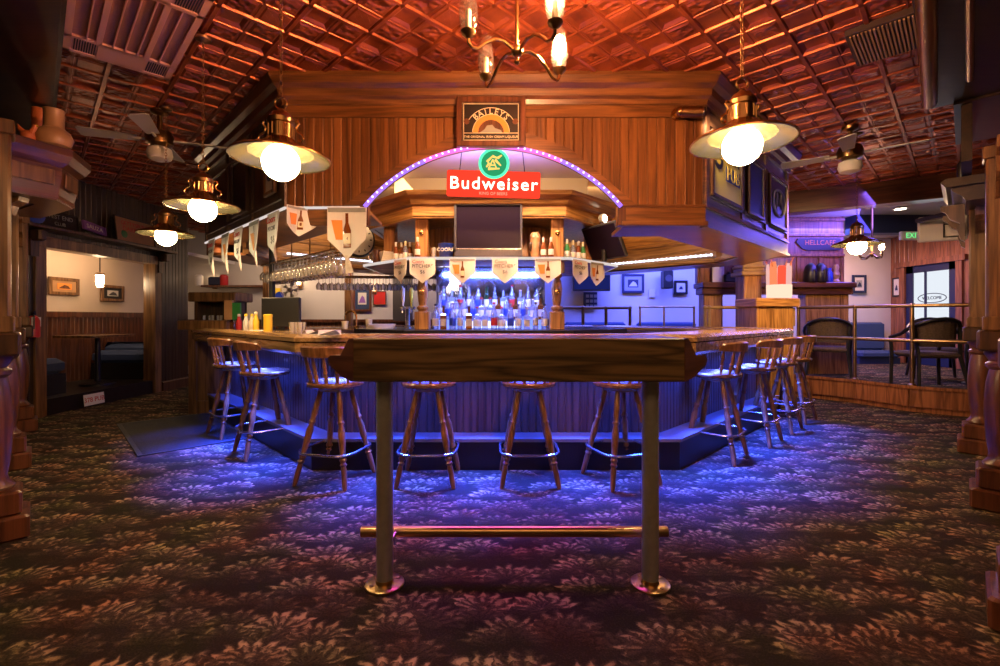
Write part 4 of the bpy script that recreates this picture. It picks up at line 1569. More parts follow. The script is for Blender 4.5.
# hanging wine glasses -------------------------------------------------
rk = thing('glass_rack', 'overhead rack of rails hung with wine glasses over the bar', 'glass rack', (-2.4, 5.6, 2.0))
mb = MB()
for o in (0, .14, .28):
    A = Vector((-2.95, 5.75 + o * 1.2)); B = Vector((-1.55, 4.40 + o * 1.2))
    mb.tube([(A.x, A.y, 1.86), (B.x, B.y, 1.86)], .012, 6)
for k in range(4):
    A = Vector((-2.95, 5.75)).lerp(Vector((-1.55, 4.40)), (k + .5) / 4)
    mb.tube([(A.x, A.y, 1.865), (A.x, A.y + .34, 1.865)], .010, 6)
    mb.tube([(A.x, A.y + .17, 1.865), (A.x, A.y + .17, AZ + .01)], .008, 6)
mb.build('rail', 'brass_old', rk, True)
rk2 = thing('glass_rack', 'far overhead rack of rails hung with wine glasses, beyond the clock', 'glass rack', (-1.8, 6.9, 1.9))
mb = MB()
for o in (0, .16):
    mb.tube([(-2.6, 6.55 + o, 1.80), (-.65, 6.75 + o, 1.80)], .014, 6)
for k in range(3):
    x = -2.3 + .75 * k
    mb.tube([(x, 6.66, 1.80), (x, 6.66, 2.2)], .010, 6)
    mb.tube([(x, 6.55, 1.805), (x, 6.80, 1.805)], .01, 6)
mb.build('rail', 'brass_old', rk2, True)
gp = None
for row in range(3):
    for i in range(20):
        k = (i + .5) / 20
        A = Vector((-2.95, 5.75 + .168 * row)).lerp(Vector((-1.55, 4.40 + .168 * row)), k)
        loc = (A.x + random.uniform(-.01, .01), A.y + random.uniform(-.01, .01), 1.85)
        if gp is None:
            m2 = MB().lathe([(.033, 0), (.033, -.003), (.005, -.008), (.004, -.075), (.018, -.088), (.036, -.115), (.038, -.14), (.031, -.18), (.0295, -.18), (.036, -.14), (.034, -.117), (.003, -.09)], 12)
            gp = m2.build('wine_glass', 'glass_wine')
            gp.location = loc
            tag(gp, 'stemmed wine glass hanging upside down in the rack along the slanted bar', 'glass', 'wine glasses in the near rack')
        else:
            o = gp.copy(); C.objects.link(o); o.location = loc; o.scale = (1.15, 1.15, 1.15)
first = True
for row in range(2):
    for i in range(22):
        k = (i + .5) / 22
        loc = (-2.6 + 1.95 * k, 6.55 + .2 * k + .16 * row, 1.79)
        o = gp.copy(); C.objects.link(o); o.location = loc
        tag(o, 'stemmed wine glass hanging upside down in the far rack below the clock', 'glass', 'wine glasses in the far rack')

# ================================================================== DRINK TABLE IN FRONT
TY = 1.95
tb = thing('standing_table', 'narrow dark oak standing table on two steel posts, in front of the bar', 'table', (.075, 2.11, 0))
tx0, tx1 = px(353, TY), px(685, TY)
zt, zl = pz(338.5, TY), pz(382, TY)
MB().box((tx0, TY, zl), (tx1, TY + .035, zt), bev=.003).build('apron', 'oak_table', tb, True)
for sgn, xx in ((1, tx1), (-1, tx0)):
    m2 = MB()
    L, H = .235, zt - zl
    out = [(0, 0), (.10, .012), (L - .01, .055), (L, .07), (L, .088), (L - .025, .10), (.115, .105), (.095, .125), (.05, H - .012), (.03, H), (0, H)]
    ca = math.cos(PI / 4)
    m2.add([(xx + sgn * s * ca, TY + s * ca, zl + z) for s, z in out] + [(xx + sgn * (s * ca - .03 * ca), TY + s * ca + .03 * ca, zl + z) for s, z in out],
           [tuple(range(11)), tuple(range(21, 10, -1))] + [(i, (i + 1) % 11, 11 + (i + 1) % 11, 11 + i) for i in range(11)])
    m2.build('end_bracket', 'mahogany_h', tb, True)
MB().prism([(tx0 + .01, TY + .03), (tx1 - .01, TY + .03), (tx1 + .02, TY + .10), (tx1 + .02, TY + .46), (tx0 - .02, TY + .46), (tx0 - .02, TY + .10)], zt - .03, zt - .002).build('tabletop', 'mahogany_h', tb, True)
MB().box((tx0 + .05, TY + .04, zl + .02), (tx1 - .05, TY + .40, zt - .03)).build('underframe', 'walnut', tb, True)
PX0, PX1, PY = -.523, .682, 2.11
for x in (PX0, PX1):
    m2 = MB().lathe([(.0375, 0.01), (.0375, zl + .03)], 24, (x, PY, 0))
    m2.build('post', 'steel_dark', tb, True)
    m2 = MB().lathe([(.087, 0.001), (.087, .008), (.082, .012), (.040, .014), (.040, .03)], 28, (x, PY, 0))
    for k in range(4):
        m2.lathe([(.009, .010), (.009, .016)], 8, (x + .062 * math.cos(k * PI / 2 + .6), PY + .062 * math.sin(k * PI / 2 + .6), 0))
    m2.build('floor_flange', 'copper_tube', tb, True)
    m2 = MB().tube([(x + .02, PY + .02, .18), (x + .03, PY + .085, .20)], .008, 8)
    m2.build('rail_clip', 'steel', tb, True)
fz = pz(532.5, 2.2)
m2 = MB().tube([(px(361, 2.2), 2.21, fz), (px(368, 2.2), 2.21, fz), (px(662, 2.2), 2.21, fz), (px(668, 2.2), 2.21, fz)], .025, 16)
m2.tube([(px(420, 2.2), 2.21, fz), (px(652, 2.2), 2.21, fz)], .0255, 16)
m2.build('foot_rail', 'copper_tube', tb, True)

# ================================================================== STOOLS
def make_stool():
    t = thing('bar_stool', 'stool', 'stool')
    SZ = .74
    # seat: dished round, back towards -y
    rows = []
    seg = 28
    for r, z in ((.10, -.045), (.185, -.042), (.205, -.03), (.21, -.012), (.203, .0), (.18, -.003), (.10, -.011), (.001, -.013)):
        rows.append([(r * math.cos(2 * PI * k / seg), r * math.sin(2 * PI * k / seg), SZ + z) for k in range(seg)])
    MB().loft(rows, True, False, smooth=True).build('seat', 'stool_seat', t)
    MB().lathe([(.09, SZ - .075), (.12, SZ - .07), (.125, SZ - .05), (.10, SZ - .04)], 20).build('swivel_plate', 'steel_dark', t)
    LG = [(0, .014), (.05, .019), (.20, .021), (.23, .017), (.25, .026), (.27, .017), (.30, .027), (.33, .018), (.45, .024), (.58, .026), (.64, .017), (.67, .026), (.70, .017), (.75, .022), (.9, .02), (1, .016)]
    for sx in (-1, 1):
        for sy in (-1, 1):
            MB().turned((sx * .205, sy * .205, 0), (sx * .075, sy * .075, SZ - .065), LG, 12).build('leg', 'stool_wood', t)
    # bent foot ring outside the legs
    h = .235
    k = .214
    ring = []
    c = .115
    for cx, cy, a0 in ((k - c, k - c, 0), (-k + c, k - c, PI / 2), (-k + c, -k + c, PI), (k - c, -k + c, 1.5 * PI)):
        for j in range(6):
            a = a0 + j / 5 * PI / 2
            ring.append((cx + c * math.cos(a), cy + c * math.sin(a), h))
    MB().tube(ring, .0095, 8, True).build('foot_ring', 'steel', t)
    # spindles and crest on the back half (-y)
    n = 6
    for i in range(n):
        a = -PI / 2 + (i - (n - 1) / 2) * .43
        p0 = (.175 * math.cos(a), .175 * math.sin(a), SZ - .012)
        p1 = (.205 * math.cos(a), .205 * math.sin(a) - .022, SZ + .20)
        MB().turned(p0, p1, [(0, .010), (.15, .012), (.3, .016), (.36, .011), (.42, .017), (.5, .011), (.7, .013), (1, .009)], 10).build('spindle', 'stool_wood', t)
    rows = []
    m = 22
    for i in range(m + 1):
        u = i / m
        a = -PI / 2 + (u - .5) * 2.55
        e = abs(u - .5) * 2
        hgt = .085 - .026 * e ** 3
        if e > .9: hgt *= (1 - (e - .9) * 4)
        zb0 = SZ + .185 + .006 * e
        zt0 = zb0 + hgt
        ro, ri = .228, .204
        ca, sa = math.cos(a), math.sin(a)
        rows.append([(ri * ca, ri * sa - .022, zb0), (ro * ca, ro * sa - .022, zb0 + .004), ((ro + .004) * ca, (ro + .004) * sa - .026, zt0 - .012), ((ro - .01) * ca, (ro - .01) * sa - .024, zt0), ((ri - .002) * ca, (ri - .002) * sa - .024, zt0 - .008)])
    MB().loft(rows, True, True, smooth=True).build('crest_rail', 'stool_wood', t)
    return t


st0 = make_stool()
STOOLS = [(-1.235, 3.50, -.24, 'captain stool at the bar corner, its back showing past the end of the standing table'),
          (-.535, 3.50, 0.0, 'stool under the front of the bar, second along, next to the steel table post'),
          (.215, 3.50, 0.0, 'stool facing the bar in the middle of its front, seen between the table posts'),
          (.905, 3.50, .35, 'turned stool at the bar front, half hidden by the table post further from the mat'),
          (1.89, 4.08, .86, 'first stool on the slanted bar side facing the platform, nearest the standing table'),
          (2.50, 4.60, .80, 'second stool on the slanted bar side facing the platform'),
          (3.02, 5.10, .78, 'third stool on the slanted bar side facing the platform'),
          (3.48, 5.56, .72, 'last stool on the slanted bar side, furthest back towards the platform rail'),
          (-2.12, 4.20, -.85, 'stool on the bar side by the rubber mat, nearer the standing table'),
          (-2.76, 4.86, -.72, 'stool at the edge of the rubber mat, nearest the end cabinet')]
for i, (x, y, a, lab) in enumerate(STOOLS):
    if i == 0:
        o = st0
        o.location = (x, y, 0)
        o.rotation_euler = (0, 0, a)
        o['label'] = lab
        o['group'] = 'captain stools around the bar'
    else:
        dup(st0, (x, y, 0), a, lab, 'captain stools around the bar')

# rubber mat
mb = MB()
mb.M = T(-3.42, 4.98, 0) @ RZ(-.80)
mb.box((-.86, -.46, .001), (.86, .46, .010), 0)
for k in range(42):
    mb.box((-.82 + k * .0395, -.42, .010), (-.80 + k * .0395, .42, .013), 0)
tag(mb.build('floor_mat', 'rubber'), 'black ribbed rubber mat on the carpet at the end of the bar', 'mat')

# ================================================================== LAMPS
def make_pendant(h_chain):
    t = thing('pendant_lamp', 'lamp', 'pendant lamp')
    # origin at the rim plane
    sh = MB()
    sh.lathe([(.224, 0), (.232, .001), (.232, .006), (.225, .014), (.17, .036), (.11, .062), (.075, .085), (.062, .10)], 40, cap=False)
    so = sh.build('shade', 'brass', t)
    MB().lathe([(.226, .004), (.165, .030), (.150, .031), (.145, .040), (.105, .057), (.07, .080), (.04, .095)], 40, cap=False).build('reflector', 'reflector', so)
    n = MB().lathe([(.058, .095), (.056, .17), (.062, .175), (.064, .195), (.058, .20), (.052, .212), (.04, .228), (.02, .238), (.012, .25), (.001, .252)], 28)
    for k in range(10):
        a = 2 * PI * k / 10
        n.tube([(.0565 * math.cos(a), .0565 * math.sin(a), .11), (.0565 * math.cos(a), .0565 * math.sin(a), .165)], .006, 6)
    n.build('neck', 'brass_old', t)
    for sg in (-1, 1):
        s_ = MB().tube([(sg * .066, 0, .185), (sg * .082, 0, .19), (sg * .09, 0, .175), (sg * .075, 0, .155), (sg * .082, 0, .135), (sg * .105, 0, .12), (sg * .112, 0, .10), (sg * .10, 0, .085), (sg * .088, 0, .095)], .0055, 6)
        s_.build('scroll', 'brass', t)
    MB().sphere((0, 0, -.016), .087, 24, 14).build('globe', 'globe_glow', t)
    r = MB()
    r.tube([(.030 * math.cos(2 * PI * k / 20), 0, .278 + .030 * math.sin(2 * PI * k / 20)) for k in range(20)], .004, 6, True)
    r.build('ring', 'brass', t)
    c = MB()
    z = .305
    i = 0
    while z < h_chain:
        c.M = T(0, 0, z) @ RZ(PI / 2 * (i % 2))
        c.tube([(.008 * math.cos(2 * PI * k / 10), 0, .016 + .017 * math.sin(2 * PI * k / 10)) for k in range(10)], .0025, 5, True)
        z += .027
        i += 1
    c.M = Matrix.Identity(4)
    c.lathe([(.055, h_chain - .005), (.05, h_chain - .02), (.012, h_chain - .035)], 16)
    c.build('chain', 'brass_old', t)
    return t


PZ0 = 1.925
pd = make_pendant((CEIL - PZ0 - .03) / .92)
for i, (x, y, lab) in enumerate(((px(281, 2.1), 2.1, 'big brass pendant lamp before the canopy, on the rubber mat side'),
                                 (px(742, 2.02), 2.02, 'big brass pendant lamp hanging in front of the slanted canopy side with the yellow poster'),
                                 (px(203, 3.0), 3.0, 'brass pendant lamp second in the row along the slanted pennant string'),
                                 (px(166, 4.0), 4.0, 'farthest and smallest brass pendant lamp of the row, before the booth alcove'),
                                 (px(857, 4.55), 4.55, 'brass pendant lamp hanging before the platform, over the aisle'))):
    loc = (x, y, PZ0 + (.045 if i == 1 else 0))
    if i == 0:
        pd.location = loc
        pd.scale = (.92, .92, .92)
        tag(pd, lab, None, 'brass pendant lamps around the bar')
    else:
        dup(pd, loc, .2 * i, lab, 'brass pendant lamps around the bar')

# chandelier
HC = Vector((.075, 2.05, 2.385))
ch = thing('chandelier', 'thin brass chandelier with candle arms and glass chimneys, at the top centre', 'chandelier', HC)
m2 = MB().tube([(0, 0, -.03), (0, 0, CEIL - HC.z - .03)], .009, 10)
m2.sphere((0, 0, 0), .028, 14, 8)
m2.sphere((0, 0, -.045), .014, 10, 6)
m2.lathe([(.06, CEIL - HC.z - .02), (.055, CEIL - HC.z - .045), (.012, CEIL - HC.z - .06)], 16)
m2.build('stem', 'brass', ch)
for k in range(4):
    a = math.radians(35 + 90 * k)
    u = Vector((math.cos(a), math.sin(a), 0))
    pts = [u * r + Vector((0, 0, z)) for r, z in ((.02, 0), (.07, .022), (.12, .015), (.17, -.02), (.205, -.055), (.235, -.06), (.248, -.045), (.25, -.02))]
    arm = MB().tube(pts, .0075, 8)
    ao = arm.build('arm', 'brass', ch)
    c = u * .25
    MB().lathe([(.008, -.03), (.028, -.012), (.032, 0), (.014, .002)], 14, (c.x, c.y, 0)).build('drip_cup', 'brass_old', ao)
    lit = k in (0, 3)
    MB().lathe([(.0125, 0), (.0125, .085), (.008, .088)], 12, (c.x, c.y, 0)).build('candle_sleeve', 'ivory', ao)
    b = MB().sphere((c.x, c.y, .125), .020, 12, 8, 1.7)
    b.build('bulb', 'bulb_glow' if lit else 'glass_thin', ao)
    MB().lathe([(.024, .004), (.036, .03), (.040, .07), (.034, .12), (.027, .16), (.030, .18)], 20, (c.x, c.y, 0), cap=False).build('glass_chimney', 'glass_thin', ao)

# ceiling fixtures -------------------------------------------------------
def ceil_frame(corners):
    pass


def ceiling_grille(name, label, origin, ang, lx, ly, draw):
    t = thing(name, label, 'vent', (*origin, CEIL - .05))
    Mx = T(*origin, CEIL - .035) @ RZ(ang)
    draw(t, Mx, lx, ly)
    return t


def d_cassette(t, Mx, lx, ly):
    f = MB(); f.M = Mx
    f.box((0, 0, -.02), (lx, ly, .035))
    f.build('mesh_panel', 'grille_mesh', t, True)
    f = MB(); f.M = Mx
    e = .035
    bars = [((0, 0), (e, ly)), ((lx - e, 0), (lx, ly)), ((0, 0), (lx, e)), ((0, ly - e), (lx, ly)), ((.22, 0), (.25, ly)), ((lx - .25, 0), (lx - .22, ly))]
    for v, w_ in ((.155, .03), (.40, .03), (.215, .008), (.28, .008), (.34, .008), (.095, .008), (.47, .008)):
        bars.append(((.24, v), (lx - .24, v + w_)))
    for x0 in (.02, lx - .235):
        bars.append(((x0, .165), (x0 + .215, .415)))
    for a, b in bars:
        f.box((a[0], a[1], -.035), (b[0], b[1], -.018))
    f.build('frame', 'pink_grille', t, True)
    for x0 in (.045, lx - .205):
        for y0 in (e + .01, .425):
            f = MB(); f.M = Mx
            f.box((x0 - .012, y0 - .008, -.028), (x0 + .172, y0 + .118, -.02), 1)
            for k in range(9):
                f.box((x0, y0 + k * .0125, -.032), (x0 + .16, y0 + k * .0125 + .006, -.022), 0)
            f.build('louvre', ['grille_dark', 'pink_grille'], t, True)


# x axis of the cassette runs along the 45 degree rib
ceiling_grille('ceiling_vent', 'pinkish ceiling air unit with louvred corners, above the vases', (-2.47, 3.47), -PI / 4, 1.25, -.58, lambda t, Mx, lx, ly: d_cassette(t, Mx @ Matrix.Diagonal((1, -1, 1, 1)), lx, -ly))


def d_louv(t, Mx, lx, ly):
    f = MB(); f.M = Mx
    f.box((0, 0, -.01), (lx, ly, .035), bev=.004)
    f.build('body', 'grille_dark', t, True)
    f = MB(); f.M = Mx
    for k in range(26):
        y = .02 + k * (ly - .04) / 26
        f.box((.02, y, -.02), (lx - .02, y + .010, -.008))
    f.build('louvre', 'ochre_grille', t, True)


ceiling_grille('ceiling_vent', 'ochre slatted ceiling grille at the upper corner over the aisle', (2.20, 2.97), PI / 4, .50, .56, lambda t, Mx, lx, ly: d_louv(t, Mx @ Matrix.Diagonal((1, -1, 1, 1)), lx, ly))


def make_fan():
    t = thing('ceiling_fan', 'fan', 'ceiling fan')
    MB().lathe([(.07, .30), (.065, .27), (.02, .25), (.02, .12), (.09, .11), (.11, .06), (.10, .0), (.05, -.02)], 20).build('motor', 'brass_old', t)
    for k in range(4):
        a = PI / 2 * k + .4
        m2 = MB()
        m2.M = RZ(a) @ RX(.2)
        m2.prism([(.16, -.045), (.55, -.07), (.57, -.05), (.57, .05), (.55, .07), (.16, .045)], .035, .043)
        m2.tube([(.09, 0, .038), (.20, 0, .038)], .012, 6)
        m2.build('blade', 'slat_white', t)
    MB().lathe([(.05, -.02), (.09, -.04), (.10, -.09), (.085, -.13), (.03, -.15)], 18).build('light_bowl', 'white', t)
    return t


fn = make_fan()
fn.location = (-3.0, 4.1, 2.74)
tag(fn, 'white-bladed ceiling fan in the dark area before the booth alcove')
dup(fn, (3.35, 4.45, 2.74), .5, 'white-bladed ceiling fan over the aisle beside the platform')

# ================================================================== WEST DIVIDER (45 degree colonnade)
def divider_post(label, loc, rz, group, hi=2.30, mat='mahogany', first=None):
    t = thing('divider_post', label, 'post', loc, rz, group)
    b = MB()
    b.box((-.15, -.15, 0), (.15, .15, .13), bev=.012)
    b.box((-.12, -.12, .13), (.12, .12, .26), bev=.012)
    b.build('plinth', mat, t)
    MB().lathe([(.085, .26), (.095, .28), (.07, .31), (.062, .34), (.075, .42), (.085, .58), (.086, .66), (.076, .80), (.06, .88), (.08, .90), (.08, .92), (.06, .935), (.085, .98), (.085, 1.0)], 20).build('baluster', mat, t)
    MB().box((-.115, -.115, 1.0), (.115, .115, 1.13), bev=.012).build('cap', 'walnut', t)
    c = MB().box((-.075, -.075, 1.13), (.075, .075, hi), bev=.012)
    c.box((-.09, -.09, 1.13), (.09, .09, 1.22), bev=.006)
    c.box((-.09, -.09, hi - .08), (.09, .09, hi), bev=.006)
    c.build('column', 'oak_brown', t)
    k = MB()
    for sg in (-1, 1):
        pts = [(.075, hi), (.075, hi - .34), (.10, hi - .33), (.13, hi - .24), (.20, hi - .19), (.22, hi - .10), (.30, hi - .07), (.31, hi)]
        k.add([(sg * x, -.035, z) for x, z in pts] + [(sg * x, .035, z) for x, z in pts], [tuple(range(8)), tuple(range(15, 7, -1))] + [(i, (i + 1) % 8, 8 + (i + 1) % 8, 8 + i) for i in range(8)])
    k.build('bracket', 'oak_brown', t)
    return t


G1 = 'turned posts of the divider by the vases'
d0 = divider_post('turned divider post at the near edge of the picture, below the vases', (-2.80, 2.56, 0), -PI / 4, G1)
dup(d0, (-3.98, 3.74, 0), -PI / 4, 'turned divider post second from the camera on the vase side', G1)
dup(d0, (-5.16, 4.98, 0), -PI / 4, 'turned divider post farthest back, beside the fire extinguisher', G1)
G2 = 'turned posts of the divider by the platform'
dup(d0, (2.10, 1.80, 0), PI / 4, 'turned divider post nearest the camera on the platform side', G2)
dup(d0, (3.20, 2.96, 0), PI / 4, 'turned divider post in the middle on the platform side', G2)
dup(d0, (4.32, 4.18, 0), PI / 4, 'turned divider post farthest back, at the end of the platform rail', G2)

# crown shelf and dropped headers over the dividers
s2 = math.sqrt(.5)
def diag_beam(name, label, cat, a, b, o0, o1, z0, z1, mats):
    a, b = Vector(a), Vector(b)
    d = (b - a).normalized()
    n = Vector((d.y, -d.x))
    q = [a + n * o0, b + n * o0, b + n * o1, a + n * o1]
    return [(p.x, p.y) for p in q]


t = thing('crown_shelf', 'carved wooden crown shelf over the divider posts, carrying the vases', 'shelf', (-3.6, 3.3, 2.3))
CS = [(-3.45, 2.3), (-3.19, 2.96), (-3.06, 3.33), (-3.22, 3.66), (-3.9, 4.05), (-4.25, 3.7)]
mb = MB()
mb.sweep(CS, [(-.30, 2.05), (-.10, 2.05), (-.07, 2.20), (-.07, 2.28), (-.03, 2.31), (0, 2.36), (-.30, 2.36)])
mb.build('frieze', 'mahogany_h', t, True)
MB().prism(CS + [(-4.2, 2.3)], 2.36, 2.41).build('top_board', 'mahogany_h', t, True)
MB().prism(offset(CS, -.09) + [(-4.2, 2.3)], 2.06, 2.09).build('underside', 'mahogany_h', t, True)
for a, b in zip(CS[:-1], CS[1:]):
    a, b = Vector(a), Vector(b)
    d = (b - a).normalized()
    c = (a + b) / 2 + Vector((d.y, -d.x)) * -.068
    mb = MB()
    mb.M = fr((c.x, c.y, 2.2), (d.x, d.y, 0), (d.y, -d.x, 0))
    h = (b - a).length / 2 - .07
    mb.box((-h, -.055, 0), (h, .055, .012), bev=.006)
    mb.build('raised_panel', 'oak_brown', t, True)
x, y = -3.52, 3.22
k = MB()
k.M = T(x, y, 0) @ RZ(.1)
pts = [(0, 2.07), (0, 1.78), (.03, 1.80), (.05, 1.88), (.12, 1.93), (.14, 1.99), (.20, 2.02), (.21, 2.07)]
k.add([(u, -.04, z) for u, z in pts] + [(u, .04, z) for u, z in pts], [tuple(range(8)), tuple(range(15, 7, -1))] + [(i, (i + 1) % 8, 8 + (i + 1) % 8, 8 + i) for i in range(8)])
k.build('scroll_bracket', 'oak_brown', t, True)
MB().box((x - .14, y - .08, 1.15), (x + .0, y + .08, 2.07), bev=.015).build('pilaster', 'oak_brown', t, True)

t = thing('bracket_shelf', 'dark carved bracket shelf beside the platform, with small bottles on top', 'shelf', (4.2, 4.1, 2.2))
MB().sweep([(4.48, 4.36), (3.86, 3.74)], [(-.22, 2.30), (.20, 2.30), (.23, 2.34), (.20, 2.37), (-.22, 2.37)]).build('top_board', 'beam_dark', t, True)
MB().sweep([(4.44, 4.32), (3.9, 3.78)], [(-.14, 2.18), (.08, 2.18), (.10, 2.22), (.16, 2.27), (.17, 2.30), (-.14, 2.30)]).build('frieze', 'beam_dark', t, True)
for q in ((4.40, 4.30), (4.02, 3.92)):
    k = MB()
    k.M = T(q[0] - .05, q[1] + .05, 0) @ RZ(PI * .75)
    pts = [(0, 2.18), (0, 1.86), (.025, 1.88), (.05, 1.97), (.03, 2.02), (.09, 2.06), (.12, 2.12), (.15, 2.14), (.15, 2.18)]
    k.add([(u, -.03, z) for u, z in pts] + [(u, .03, z) for u, z in pts], [tuple(range(9)), tuple(range(17, 8, -1))] + [(i, (i + 1) % 9, 9 + (i + 1) % 9, 9 + i) for i in range(9)])
    k.build('scroll_bracket', 'walnut', t, True)
bl = None
for i in range(5):
    A = Vector((4.44, 4.30)) - Vector((s2, s2)) * (.06 + .15 * i)
    lab = 'dark old bottle, %s from the end of the bracket shelf' % ORD[i]
    m2 = MB().lathe([(.035, 0), (.038, .01), (.038, .14), (.014, .19), (.013, .25), (.016, .26)], 12)
    if bl is None:
        bl = m2.build('old_bottle', 'step_black')
        bl.location = (A.x - .08, A.y + .08, 2.37)
        tag(bl, lab, 'bottle', 'old bottles on the bracket shelf')
    else:
        o = bl.copy(); C.objects.link(o); o.location = (A.x - .08, A.y + .08, 2.37); o['label'] = lab
        o.scale = (1, 1, .8 + .12 * (i % 3))

mb = MB()
mb.sweep([(-.9, .75), (-4.3, 4.15)], [(.20, 2.80), (.20, 3.06), (-.55, 3.06), (-.55, 2.80)])
mb.sweep([(-.9, .75), (-4.3, 4.15)], [(.23, 2.94), (.23, 3.06), (.20, 3.06), (.20, 2.92)])
struct(mb, 'trim_6', 'beam_dark')
mb = MB()
mb.sweep([(3.52, 3.38), (.95, .81)], [(.29, 2.82), (.29, 3.06), (-.9, 3.06), (-.9, 2.82)])
mb.sweep([(4.3, 4.16), (3.50, 3.36)], [(.16, 2.80), (.16, 3.06), (-.9, 3.06), (-.9, 2.80)])
mb.sweep([(4.3, 4.16), (3.54, 3.40)], [(.12, 2.38), (.12, 2.82), (.06, 2.82), (.06, 2.38)])
struct(mb, 'trim_7', 'beam_dark')
mb = MB().tube([(3.19, 3.45, 2.80), (1.2, 1.34, 2.80)], .042, 14)
tag(mb.build('handrail_moulding', 'copper_tube'), 'glossy rounded copper-toned moulding along the overhead beam on the platform side', 'moulding')
m2 = MB().tube([(3.14, 3.11, 2.805), (1.3, 1.285, 2.805)], .018, 8)
tag(m2.build('strip_moulding', 'copper_tube'), 'thin straight strip on the underside of the beam over the platform-side divider', 'moulding')

# vases
v = thing('vase', 'bulbous tan ceramic vase with a wide straight neck on the crown shelf', 'vase', (-3.12, 3.31, 2.41))
v.location = (px(54, 3.30), 3.30, 2.41)
MB().lathe([(.05, 0), (.09, .02), (.108, .075), (.09, .12), (.06, .145), (.056, .17), (.056, .26), (.062, .275), (.056, .275), (.05, .18)], 24).build('body', 'tan_clay', v)
v = thing('goblet', 'orange goblet-shaped vase standing behind the bulbous vase', 'vase', (px(40, 3.5), 3.5, 2.41))
v.scale = (1, 1, 1.25)
MB().lathe([(.045, 0), (.05, .01), (.022, .04), (.02, .10), (.03, .13), (.045, .17), (.05, .25), (.046, .30), (.04, .30), (.035, .18)], 20).build('cup', 'orange_clay', v)
v = thing('rooster_figure', 'small orange rooster figure beside the vases on the crown shelf', 'figurine', (-3.245, 3.2, 2.41))
v.scale = (.75, .75, .75)
m2 = MB().sphere((0, 0, .07), .055, 14, 10, 1.0)
m2.tube([(.03, 0, .09), (.055, 0, .14), (.06, 0, .17)], [.03, .022, .018], 8)
m2.tube([(-.03, 0, .09), (-.08, 0, .14), (-.10, 0, .18)], [.03, .02, .006], 8)
m2.lathe([(.04, 0), (.035, .02), (.02, .03)], 10)
m2.build('body', 'orange_clay', v)
m2 = MB().tube([(.07, 0, .165), (.095, 0, .155)], [.01, .002], 6)
m2.build('beak', 'yellow', v)

# booth alcove -----------------------------------------------------------
bt = thing('booth_table', 'dark pub table on a centre leg in the booth alcove', 'table', (-6.1, 7.05, .2))
MB().prism([(-.30, -.40), (.26, -.40), (.30, -.36), (.30, .36), (.26, .40), (-.30, .40)], .72, .755).build('tabletop', 'oak_brown', bt)
m2 = MB().lathe([(.22, 0), (.22, .03), (.04, .06), (.035, .74)], 16)
m2.build('pedestal', 'black', bt)
bs = None
for y, lab in ((6.12, 'rounded blue upholstered booth seat nearer the fire extinguisher'), (7.82, 'rounded blue upholstered booth seat on the far side of the pub table')):
    if bs is None:
        bs = thing('booth_bench', lab, 'seat', (-6.30, y, .2), PI, 'blue booth seats in the alcove')
        m2 = MB()
        rows = []
        for k in range(9):
            a = k / 8 * PI
            rows.append([(x, .16 * math.cos(a), .33 + .16 * math.sin(a)) for x in (-.46, -.40, .40, .46)])
        m2.box((-.44, -.20, .26), (.44, .20, .47), bev=.06)
        m2.box((-.46, .04, .30), (.46, .26, .60), bev=.09)
        m2.build('cushion', 'blue_cloth', bs)
        MB().box((-.44, -.16, 0), (.44, .22, .27)).build('plinth', 'black', bs)
    else:
        dup(bs, (-6.30, y, .2), 0, lab)


def d_pic(mat, mat2):
    def f(t, Mx, hw, hh):
        mb = MB(); mb.M = Mx
        mb.box((-hw * .6, -hh * .55, 0), (hw * .6, hh * .55, .003))
        mb.build('image', mat, t, True)
        mb = MB(); mb.M = Mx
        mb.prism([(-hw * .5, -hh * .4), (hw * .5, -hh * .4), (hw * .3, hh * .1), (0, hh * .3), (-hw * .25, 0)], .003, .004)
        mb.build('motif', mat2, t, True)
    return f


framed('picture_frame', 'orange-toned picture in a wide wood frame over the booth, nearer the fire extinguisher', 'picture', fr((-6.77, 7.22, 1.70), (0, 1, 0), (1, 0, 0)), .20, .085, .05, 'oak_brown', 'tan_clay', d_pic('orange', 'mahogany'))
framed('picture_frame', 'dark picture with a pale centre in a wood frame, farther along the booth wall', 'picture', fr((-6.77, 8.12, 1.64), (0, 1, 0), (1, 0, 0)), .19, .09, .05, 'oak_brown', 'black', d_pic('white_paint', 'grey_plastic'))
nl_ = thing('alcove_lamp', 'small lit glass lantern on a thin rod in the booth alcove', 'pendant lamp', (-6.1, 7.09, 1.78))
MB().tube([(0, 0, .13), (0, 0, .59)], .008, 6).build('rod', 'black', nl_)
MB().lathe([(.02, .13), (.055, .11), (.06, .09), (.05, .09)], 14).build('cap', 'brass_old', nl_)
MB().lathe([(.02, -.10), (.04, -.09), (.05, .0), (.05, .085)], 14).build('glass', 'bulb_small', nl_)
fe = thing('fire_extinguisher', 'red fire extinguisher with a white tag on the dark wall by the booth', 'fire extinguisher', (-5.50, 5.48, .98))
MB().lathe([(.05, 0), (.06, .01), (.06, .20), (.045, .24), (.02, .26)], 16).build('cylinder', 'red', fe)
m2 = MB().box((-.02, -.012, .26), (.02, .012, .30))
m2.tube([(0, 0, .29), (.05, -.03, .31)], .008, 6)
m2.tube([(0, 0, .28), (.06, -.05, .25), (.06, -.05, .10)], .007, 6)
m2.build('valve', 'black', fe)
MB().box((.035, -.062, .13), (.042, .05, .24)).build('tag', 'white', fe)
MB().box((-.09, -.03, .08), (-.04, .03, .12)).build('bracket', 'black', fe)
lp = thing('licence_plate', 'white licence plate leaning on the dark step of the booth alcove', 'plate', (-5.56, 6.38, .11))
m2 = MB(); m2.M = fr((-5.57, 6.38, .10), (0, 1, 0), (1, 0, .1))
